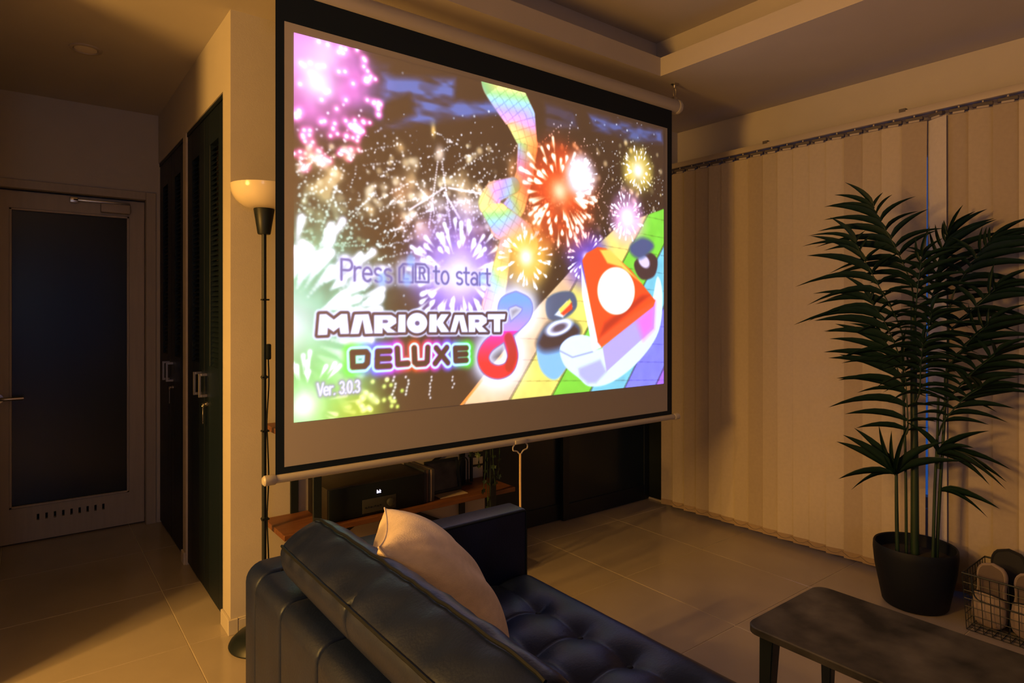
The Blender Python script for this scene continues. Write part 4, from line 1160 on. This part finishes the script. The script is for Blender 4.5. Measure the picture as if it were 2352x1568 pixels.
for _m in SLATM:
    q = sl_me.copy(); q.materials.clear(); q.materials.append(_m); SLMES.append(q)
ANG = {0: 11, 1: 17, 2: 9, 3: 30, 4: 8, 5: 12, 6: 6, 7: 9, 8: 15, 9: 8, 10: 9, 11: 13, 12: 8, 13: 7, 14: 12, 15: 9, 16: 6, 17: 14, 18: 16, 19: 13, 20: 16, -1: 8}
ys_ = []
for k in range(-13, 21):
    yc = 0.8195 + PITCH * k
    if yc > 2.62: continue
    ang = math.radians(-1.1 * ANG.get(k, rb.uniform(7, 15)))
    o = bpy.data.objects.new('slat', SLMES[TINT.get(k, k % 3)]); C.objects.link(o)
    o.parent = vb; o.matrix_parent_inverse = world_of(vb).inverted()
    o.location = (XBL, yc, SZT); o.rotation_euler = (0, 0, -ang)
    if k == 3: o.rotation_euler = (math.radians(-0.10), 0, math.radians(-27)); o.location.y = yc - 0.003
    if k == 4: o.rotation_euler = (math.radians(0.20), 0, -ang)
    for nm, me_ in (('weight_pocket', pk_me), ('carrier', cl_me), ('spacer', sp_me)):
        p = bpy.data.objects.new(nm, me_); C.objects.link(p); p.parent = o
    ys_.append((yc, ang))
# connecting bead chain near the floor
for (ya, aa), (yb_, ab) in zip(ys_[:-1], ys_[1:]):
    ca_ = [(XBL - 0.012 - 0.004 * math.sin(PI * t), ya - 0.03 + (yb_ - ya) * t, SZB + 0.032 - 0.020 * math.sin(PI * t)) for t in np.linspace(0, 1, 7)]
    otube('link_chain', ca_, 0.0007, M_CLIP, vb, 4)

# ================================================================== potted palm
PX, PY = 3.035, 1.088
palm = thing('potted_palm', (PX, PY, 0), 'tall green artificial palm in a charcoal pot in front of the blind', 'plant')
olathe('pot', [(0.108, 0.0), (0.118, 0.004), (0.124, 0.012), (0.152, 0.16), (0.158, 0.225), (0.157, 0.252), (0.154, 0.258), (0.149, 0.254), (0.148, 0.225), (0.143, 0.205)], (PX, PY, 0), M_POT, palm, 48)
olathe('soil', [(0.142, 0.196), (0.143, 0.208), (0.06, 0.214), (0.01, 0.215)], (PX, PY, 0), M_SOIL, palm, 32)
def stem(pts, r0, r1):
    P = catmull(pts, 8); n = len(P)
    return otube('stem', P, [r0 + (r1 - r0) * k / (n - 1) for k in range(n)], M_STEM, palm, 10)
stem([(PX, PY, 0.20), (PX - 0.002, PY, 0.6), (PX - 0.004, PY + 0.003, 0.95), (PX - 0.004, PY + 0.004, 1.30)], 0.017, 0.011)
stem([(PX - 0.06, PY + 0.045, 0.20), (PX - 0.062, PY + 0.048, 0.4), (PX - 0.060, PY + 0.050, 0.56)], 0.0085, 0.006)
stem([(PX + 0.02, PY - 0.075, 0.20), (PX + 0.02, PY - 0.085, 0.45), (PX + 0.015, PY - 0.105, 0.80), (PX + 0.01, PY - 0.12, 1.1)], 0.0075, 0.005)
stem([(PX - 0.005, PY - 0.07, 0.20), (PX + 0.0, PY - 0.075, 0.5), (PX - 0.002, PY - 0.085, 0.72), (PX - 0.005, PY - 0.09, 0.9)], 0.0065, 0.0045)
stem([(PX - 0.035, PY + 0.02, 0.20), (PX - 0.03, PY + 0.025, 0.6), (PX - 0.035, PY + 0.035, 1.0)], 0.0060, 0.0045)

def leaflet_mesh(droop):
    bm = BM(); n = 7; rows = []
    for k in range(n + 1):
        t = k / n
        wv = 0.5 * (0.35 + 0.65 * min(1, t / 0.25)) * (1 - max(0, (t - 0.45) / 0.55) ** 1.7)
        wv = max(wv, 0.0)
        y, z = t, -droop * t * t
        rows.append([bm.verts.new((-wv, y, z + wv * 0.25)), bm.verts.new((0, y, z)), bm.verts.new((wv, y, z + wv * 0.25))] if k < n else [bm.verts.new((0, y, z))])
    for A, B in zip(rows[:-1], rows[1:]):
        if len(B) == 3:
            for k in (0, 1): bm.faces.new((A[k], A[k + 1], B[k + 1], B[k]))
        else:
            for k in (0, 1): bm.faces.new((A[k], A[k + 1], B[0]))
    me = bpy.data.meshes.new('leaflet'); bm.to_mesh(me); bm.free(); me.materials.append(M_LEAF); me.shade_smooth()
    return me
LM = [leaflet_mesh(d) for d in (0.10, 0.28, 0.48, 0.70)]
UP = Vector((0, 0, 1))
rp = random.Random(3)
def leaflet(parent, p, d, up, ln, wd, me_):
    y = d.normalized(); x = y.cross(up).normalized(); z = x.cross(y)
    # stay on the room side of the blind
    tip = p + y * ln
    if tip.x > XBL - 0.035:
        ov = tip.x - (XBL - 0.035)
        y = (y * ln - Vector((ov, 0, 0))).normalized(); x = y.cross(up).normalized(); z = x.cross(y)
    m = Matrix(((x.x * wd, y.x * ln, z.x * ln, p.x), (x.y * wd, y.y * ln, z.y * ln, p.y), (x.z * wd, y.z * ln, z.z * ln, p.z), (0, 0, 0, 1)))
    o = bpy.data.objects.new('leaflet', me_); C.objects.link(o); o.parent = parent
    o.matrix_local = m
    return o
def frond(pts, n, ln, side, lift=0.25, wd=0.0135, both=(1, 1), start=0.30, dr=1, fwd=0.75):
    """pts: (px, py, X) on the photo with their real distance from the blind"""
    W = [at_x(*p) if len(p) == 3 and p[0] > 100 else Vector(p) for p in pts]
    P = catmull([tuple(w_) for w_ in W], 8)
    N = len(P)
    fr = otube('frond', P, [0.0042 - 0.0030 * k / (N - 1) for k in range(N)], M_STEM, palm, 6)
    side = Vector(side).normalized()
    for i in range(n):
        t = start + (1 - start) * i / (n - 1)
        f = t * (N - 1); k = min(int(f), N - 2); p = P[k].lerp(P[k + 1], f - k)
        tan = (P[k + 1] - P[k]).normalized()
        prof = (0.62 + 0.55 * math.sin(PI * min(1, (t - start) / (1 - start) * 0.92 + 0.06)))
        for s in (-1, 1):
            if s < 0 and not both[0] or s > 0 and not both[1]: continue
            l = ln * prof * rp.uniform(0.88, 1.1) * (1.0 if (both[0 if s < 0 else 1] is True) else both[0 if s < 0 else 1])
            q = (i / (n - 1))
            d = side * s * (1.0 - 0.45 * q) + tan * (fwd * (0.50 + 0.75 * q)) + UP * (lift + 0.16) + Vector((rp.gauss(0, .07), rp.gauss(0, .07), rp.gauss(0, .07)))
            me_ = LM[min(3, max(0, dr + rp.choice((-1, 0, 0, 1))))]
            leaflet(fr, p, d, UP if abs(d.normalized().z) < 0.9 else Vector((-1, 0, 0)), l, wd * rp.uniform(0.85, 1.1), me_)
        if i == n - 1:
            leaflet(fr, p, tan + UP * 0.05, UP if abs(tan.z) < 0.9 else Vector((-1, 0, 0)), ln * 0.7, wd, LM[1])
SD = (0.50, -0.86, 0)
b0 = (PX - 0.004, PY + 0.004, 1.28)
# left-hand fronds
frond([b0, (2092, 650, 2.98), (2055, 565, 2.93), (2005, 480, 2.88)], 11, 0.225, SD, 0.08, both=(1.05, 0.62), fwd=0.55, dr=2)
frond([(PX - 0.02, PY + 0.02, 1.05), (2065, 745, 2.93), (2015, 650, 2.86), (1965, 560, 2.80)], 9, 0.215, SD, 0.08, both=(1.05, 0.5), fwd=0.5, dr=2)
frond([(PX - 0.03, PY + 0.03, 0.95), (2070, 830, 2.95), (2035, 745, 2.90), (2000, 690, 2.86)], 8, 0.215, SD, 0.05, both=(1.1, 0.45), fwd=0.45, dr=2)
frond([(PX - 0.035, PY + 0.035, 0.86), (2078, 900, 2.97), (2055, 830, 2.94), (2030, 775, 2.92)], 8, 0.22, SD, 0.0, both=(1.1, 0.5), fwd=0.4)
frond([(PX - 0.035, PY + 0.035, 0.72), (2085, 985, 2.99), (2082, 900, 2.97), (2078, 835, 2.95)], 7, 0.22, SD, 0.03, both=(1.1, 0.45), fwd=0.25)
# right-hand fronds
frond([b0, (2138, 690, 3.05), (2156, 610, 3.07), (2178, 545, 3.09)], 9, 0.22, SD, 0.28, both=(0.55, 1.05), fwd=0.8, dr=1)
frond([(PX + 0.01, PY - 0.12, 1.08), (2185, 690, 3.03), (2230, 610, 3.06), (2275, 560, 3.09)], 9, 0.23, SD, 0.08, both=(0.5, 1.0), fwd=0.6, dr=2)
frond([(PX + 0.01, PY - 0.12, 1.0), (2180, 770, 3.00), (2235, 710, 3.02), (2285, 665, 3.04)], 8, 0.21, SD, 0.03, both=(0.6, 0.95), fwd=0.55, dr=2)
frond([(PX + 0.01, PY - 0.11, 0.92), (2175, 850, 2.99), (2225, 785, 2.99), (2270, 745, 3.0)], 8, 0.20, SD, 0.0, both=(0.55, 1.0), fwd=0.5)
frond([(PX - 0.003, PY - 0.09, 0.82), (2180, 915, 2.98), (2235, 855, 2.97), (2285, 815, 2.96)], 8, 0.20, SD, -0.02, both=(0.6, 0.95), fwd=0.5)
frond([(PX - 0.003, PY - 0.09, 0.74), (2170, 965, 2.97), (2215, 915, 2.95), (2255, 890, 2.93)], 8, 0.19, SD, -0.05, both=(0.7, 0.95), fwd=0.45)
# fronds turned towards the room
frond([(PX - 0.004, PY, 1.2), (2102, 740, 2.92), (2108, 660, 2.85), (2118, 590, 2.82)], 9, 0.17, SD, 0.0, both=(0.7, 0.95), dr=2)
frond([(PX - 0.004, PY, 1.0), (2115, 830, 2.92), (2128, 770, 2.86), (2140, 720, 2.82)], 8, 0.16, SD, -0.06, both=(0.9, 0.9), dr=3)
frond([(PX - 0.004, PY, 0.86), (2112, 900, 2.92), (2115, 840, 2.86), (2120, 790, 2.82)], 8, 0.15, SD, -0.10, both=(0.9, 0.9), dr=3)
# low tufts
def tuft(base, dirs, wd=0.017):
    fr = otube('frond', [Vector(base) - Vector((0, 0, 0.06)), Vector(base)], 0.005, M_STEM, palm, 6)
    for d, l, k in dirs:
        d = Vector(d)
        leaflet(fr, Vector(base), d, UP if abs(d.normalized().z) < 0.93 else Vector((-1, 0, 0)), l, wd, LM[k])
bt = (PX - 0.060, PY + 0.050, 0.555)
tuft(bt, [((-0.35, 0.75, 0.55), 0.26, 0), ((-0.3, 0.5, 0.85), 0.25, 0), ((-0.2, 0.3, 1.0), 0.22, 0), ((-0.6, 0.9, 0.12), 0.22, 1), ((-0.3, 0.7, 0.10), 0.16, 3), ((-0.1, 0.1, 1.0), 0.19, 0),
          ((-0.25, -0.2, 0.9), 0.24, 1), ((-0.1, -0.5, 0.8), 0.26, 1), ((0.0, -0.7, 0.55), 0.26, 1), ((-0.5, 0.55, 0.7), 0.27, 0)])
bt = (PX - 0.005, PY - 0.09, 0.66)
tuft(bt, [((0.2, -0.85, 0.30), 0.22, 2), ((0.0, -0.9, 0.15), 0.22, 2), ((-0.2, -0.8, 0.25), 0.22, 3), ((0.15, -0.6, 0.75), 0.20, 1), ((-0.35, -0.6, 0.5), 0.18, 1), ((-0.3, 0.3, 0.8), 0.18, 1), ((0.1, -0.9, -0.05), 0.18, 2)])
bt = (PX + 0.02, PY - 0.085, 0.50)
tuft(bt, [((0.1, -0.7, 0.35), 0.17, 3), ((0.1, -0.9, 0.12), 0.2, 1), ((0.05, -0.5, 0.1), 0.15, 3)], 0.013)

# ================================================================== coffee table
tb = thing('coffee_table', (1.81, 0.45, 0), 'low coffee table with mottled dark stone top and black legs', 'table')
tX0, tX1, tY1, tY0, tZ = 1.600, 2.018, 1.003, -0.10, 0.380
bm = BM(); rr = 0.040; loop = []
for cx_, cy_, a0 in ((tX1 - rr, tY1 - rr, 0), (tX0 + rr, tY1 - rr, 90), (tX0 + rr, tY0 + rr, 180), (tX1 - rr, tY0 + rr, 270)):
    loop += [(cx_ + rr * math.cos(math.radians(a0 + a)), cy_ + rr * math.sin(math.radians(a0 + a))) for a in np.linspace(0, 90, 8)]
top_ = [bm.verts.new((x, y, tZ)) for x, y in loop]; ch = [bm.verts.new((x, y, tZ - 0.003)) for x, y in loop]
mx, my = (tX0 + tX1) / 2, (tY0 + tY1) / 2
for v in top_: v.co.x += (mx - v.co.x) * 0.012; v.co.y += (my - v.co.y) * 0.004
bot = [bm.verts.new((x, y, tZ - 0.020)) for x, y in loop]
bm.faces.new(top_); bm.faces.new(bot[::-1])
for A, B in ((top_, ch), (ch, bot)):
    for k in range(len(A)): bm.faces.new((A[k], A[(k + 1) % len(A)], B[(k + 1) % len(A)], B[k]))
bmo('tabletop', bm, M_STONE, tb, 30)
for sx_, sy_ in ((-1, 1), (1, 1), (-1, -1), (1, -1)):
    x, y = (tX0 + 0.040 if sx_ < 0 else tX1 - 0.040), (tY1 - 0.055 if sy_ > 0 else tY0 + 0.055)
    bm = BM(); w1, w2 = 0.021, 0.012
    ft = (x + sx_ * 0.012, y + sy_ * 0.01)
    a = [bm.verts.new((x + i * w1, y + j * w1, tZ - 0.020)) for i, j in ((-1, -1), (1, -1), (1, 1), (-1, 1))]
    b_ = [bm.verts.new((ft[0] + i * w2, ft[1] + j * w2, 0)) for i, j in ((-1, -1), (1, -1), (1, 1), (-1, 1))]
    bm.faces.new(a); bm.faces.new(b_)
    for k in range(4): bm.faces.new((a[k], a[(k + 1) % 4], b_[(k + 1) % 4], b_[k]))
    bmesh.ops.bevel(bm, geom=[e for e in bm.edges if abs(e.verts[0].co.z - e.verts[1].co.z) > 0.1], offset=0.003, segments=2, affect='EDGES')
    bmo('leg', bm, M_BLACK, tb, 40)

# ================================================================== wire basket with slippers
kx0, kx1, ky1, ky0, kz = 2.935, 3.205, 0.885, 0.44, 0.226
bs = thing('wire_basket', ((kx0 + kx1) / 2, (ky0 + ky1) / 2, 0), 'black wire basket on the floor holding slippers', 'basket')
ins = 0.012
def kp(u, v, h):      # u along Y 0..1, v along X 0..1, h height 0..1 (tapering down)
    i = ins * (1 - h)
    return Vector((kx0 + i + (kx1 - kx0 - 2 * i) * v, ky0 + i + (ky1 - ky0 - 2 * i) * u, 0.004 + (kz - 0.004) * h))
bm = BM(); tube(bm, [kp(0, 0, 1), kp(1, 0, 1), kp(1, 1, 1), kp(0, 1, 1)], 0.0036, 8, True)
bmo('rim', bm, M_BLACK, bs, 60)
bm = BM()
for h in np.linspace(0, 0.84, 7):
    tube(bm, [kp(0, 0, h), kp(1, 0, h), kp(1, 1, h), kp(0, 1, h)], 0.0015, 5, True)
nU, nV = 15, 9
for k in range(nU + 1):
    u = k / nU
    tube(bm, [kp(u, 0, 1), kp(u, 0, 0), kp(u, 1, 0), kp(u, 1, 1)], 0.0015, 5)
for k in range(nV + 1):
    v = k / nV
    tube(bm, [kp(0, v, 1), kp(0, v, 0), kp(1, v, 0), kp(1, v, 1)], 0.0015, 5)
wm = bmo('wire_mesh', bm, M_BLACK, bs, 60); wm['kind'] = 'stuff'
bm = BM(); tube(bm, catmull([kp(0.93, 0, 0.98), kp(0.925, -0.02, 0.8), kp(0.90, -0.03, 0.62), kp(0.80, -0.03, 0.585), kp(0.60, -0.03, 0.585), kp(0.48, -0.03, 0.60), kp(0.455, -0.02, 0.8), kp(0.45, 0, 0.98)], 5), 0.0026, 7)
bmo('handle', bm, M_BLACK, bs, 60)

def slipper(loc, rz, lean, m, min_, label, s=1.0, grp=None):
    """standing on its toe: heel up, insole towards local -X"""
    root = thing('slipper', loc, label, 'slipper', grp)
    Mx = Matrix.Translation(loc) @ Matrix.Rotation(rz, 4, 'Z') @ Matrix.Rotation(lean, 4, 'Y')
    Ln, Wm = 0.252 * s, 0.057 * s
    def hw(t):   # half width along length, t=0 toe, 1 heel
        e = math.sqrt(max(0, 1 - (2 * t - 1) ** 6))
        return Wm * e * (1.0 - 0.13 * math.exp(-((t - 0.62) / 0.16) ** 2) + 0.03 * (t < 0.4)) * (1 - 0.06 * t)
    T = np.linspace(0, 1, 25)
    out = [(-hw(t), t * Ln) for t in T] + [(hw(t), t * Ln) for t in T[::-1][1:-1]]
    def ring(bm, x, f=1.0):
        return [bm.verts.new(Mx @ Vector((x, y * f, (z - Ln / 2) * (1 - (1 - f) * 0.4) + Ln / 2))) for y, z in out]
    bm = BM(); R_s = [ring(bm, 0.020), ring(bm, 0.022, 0.97), ring(bm, 0.022, 0.5)]
    R_s = [ring(bm, -0.008, 0.86), ring(bm, -0.012, 0.93), ring(bm, -0.006, 1.0), ring(bm, 0.010, 1.0), ring(bm, 0.014, 0.96)]
    n = len(out)
    bm.verts.ensure_lookup_table()
    for v in list(bm.verts)[:3 * n]: bm.verts.remove(v)
    for A, B in zip(R_s[:-1], R_s[1:]):
        for k in range(n): bm.faces.new((A[k], A[(k + 1) % n], B[(k + 1) % n], B[k]))
    bm.faces.new(R_s[0]); bm.faces.new(R_s[-1])
    bmo('sole', bm, m, root, 50)
    bm = BM(); a = ring(bm, -0.0085, 0.86); b_ = ring(bm, -0.0095, 0.84)
    for k in range(n): bm.faces.new((a[k], a[(k + 1) % n], b_[(k + 1) % n], b_[k]))
    bm.faces.new(b_); bmo('insole', bm, min_, root)
    bm = BM(); rows = []
    for t in np.linspace(0.015, 0.50, 14):
        w_ = hw(t) * 1.0; hgt = 0.050 * s * math.sqrt(max(0.0, min(1, t / 0.32))) + 0.004
        rows.append([bm.verts.new(Mx @ Vector((-0.004 - hgt * math.sin(a) ** 0.8, w_ * math.cos(a) * 1.03, t * Ln + 0.02 * s * math.sin(a) * (t > 0.45)))) for a in np.linspace(0, PI, 15)])
    for A, B in zip(rows[:-1], rows[1:]):
        for k in range(14): bm.faces.new((A[k], A[k + 1], B[k + 1], B[k]))
    v = bmo('upper', bm, m, root, 180)
    md = v.modifiers.new('thickness', 'SOLIDIFY'); md.thickness = 0.004; md.offset = -1
    pts = [r.co.copy() for r in ()]
    ed = [Mx @ Vector((-0.004 - (0.050 * s + 0.004) * math.sin(a) ** 0.8, hw(0.5) * math.cos(a) * 1.03, 0.5 * Ln + 0.02 * s * math.sin(a))) for a in np.linspace(0, PI, 15)]
    otube('binding', ed, 0.0028, M_SLIPB if m is not M_SLIPB else m, root, 6)
    return root
slipper((3.012, 0.815, 0.010), math.radians(-8), math.radians(5), M_SLIP, M_SLIPIN, 'beige slipper standing heel up in the wire basket corner nearest the palm pot')
slipper((3.008, 0.688, 0.010), math.radians(3), math.radians(5), M_SLIP, M_SLIPIN, 'beige slipper standing heel up in the basket between its beige mate and the table')
slipper((3.125, 0.785, 0.010), math.radians(10), math.radians(8), M_SLIPB, M_SLIPB, 'black slipper standing in the basket behind the beige slipper by the palm pot', 1.14)
slipper((3.125, 0.652, 0.010), math.radians(-5), math.radians(8), M_SLIPB, M_SLIPB, 'black slipper standing in the basket behind the other beige slipper', 1.12)
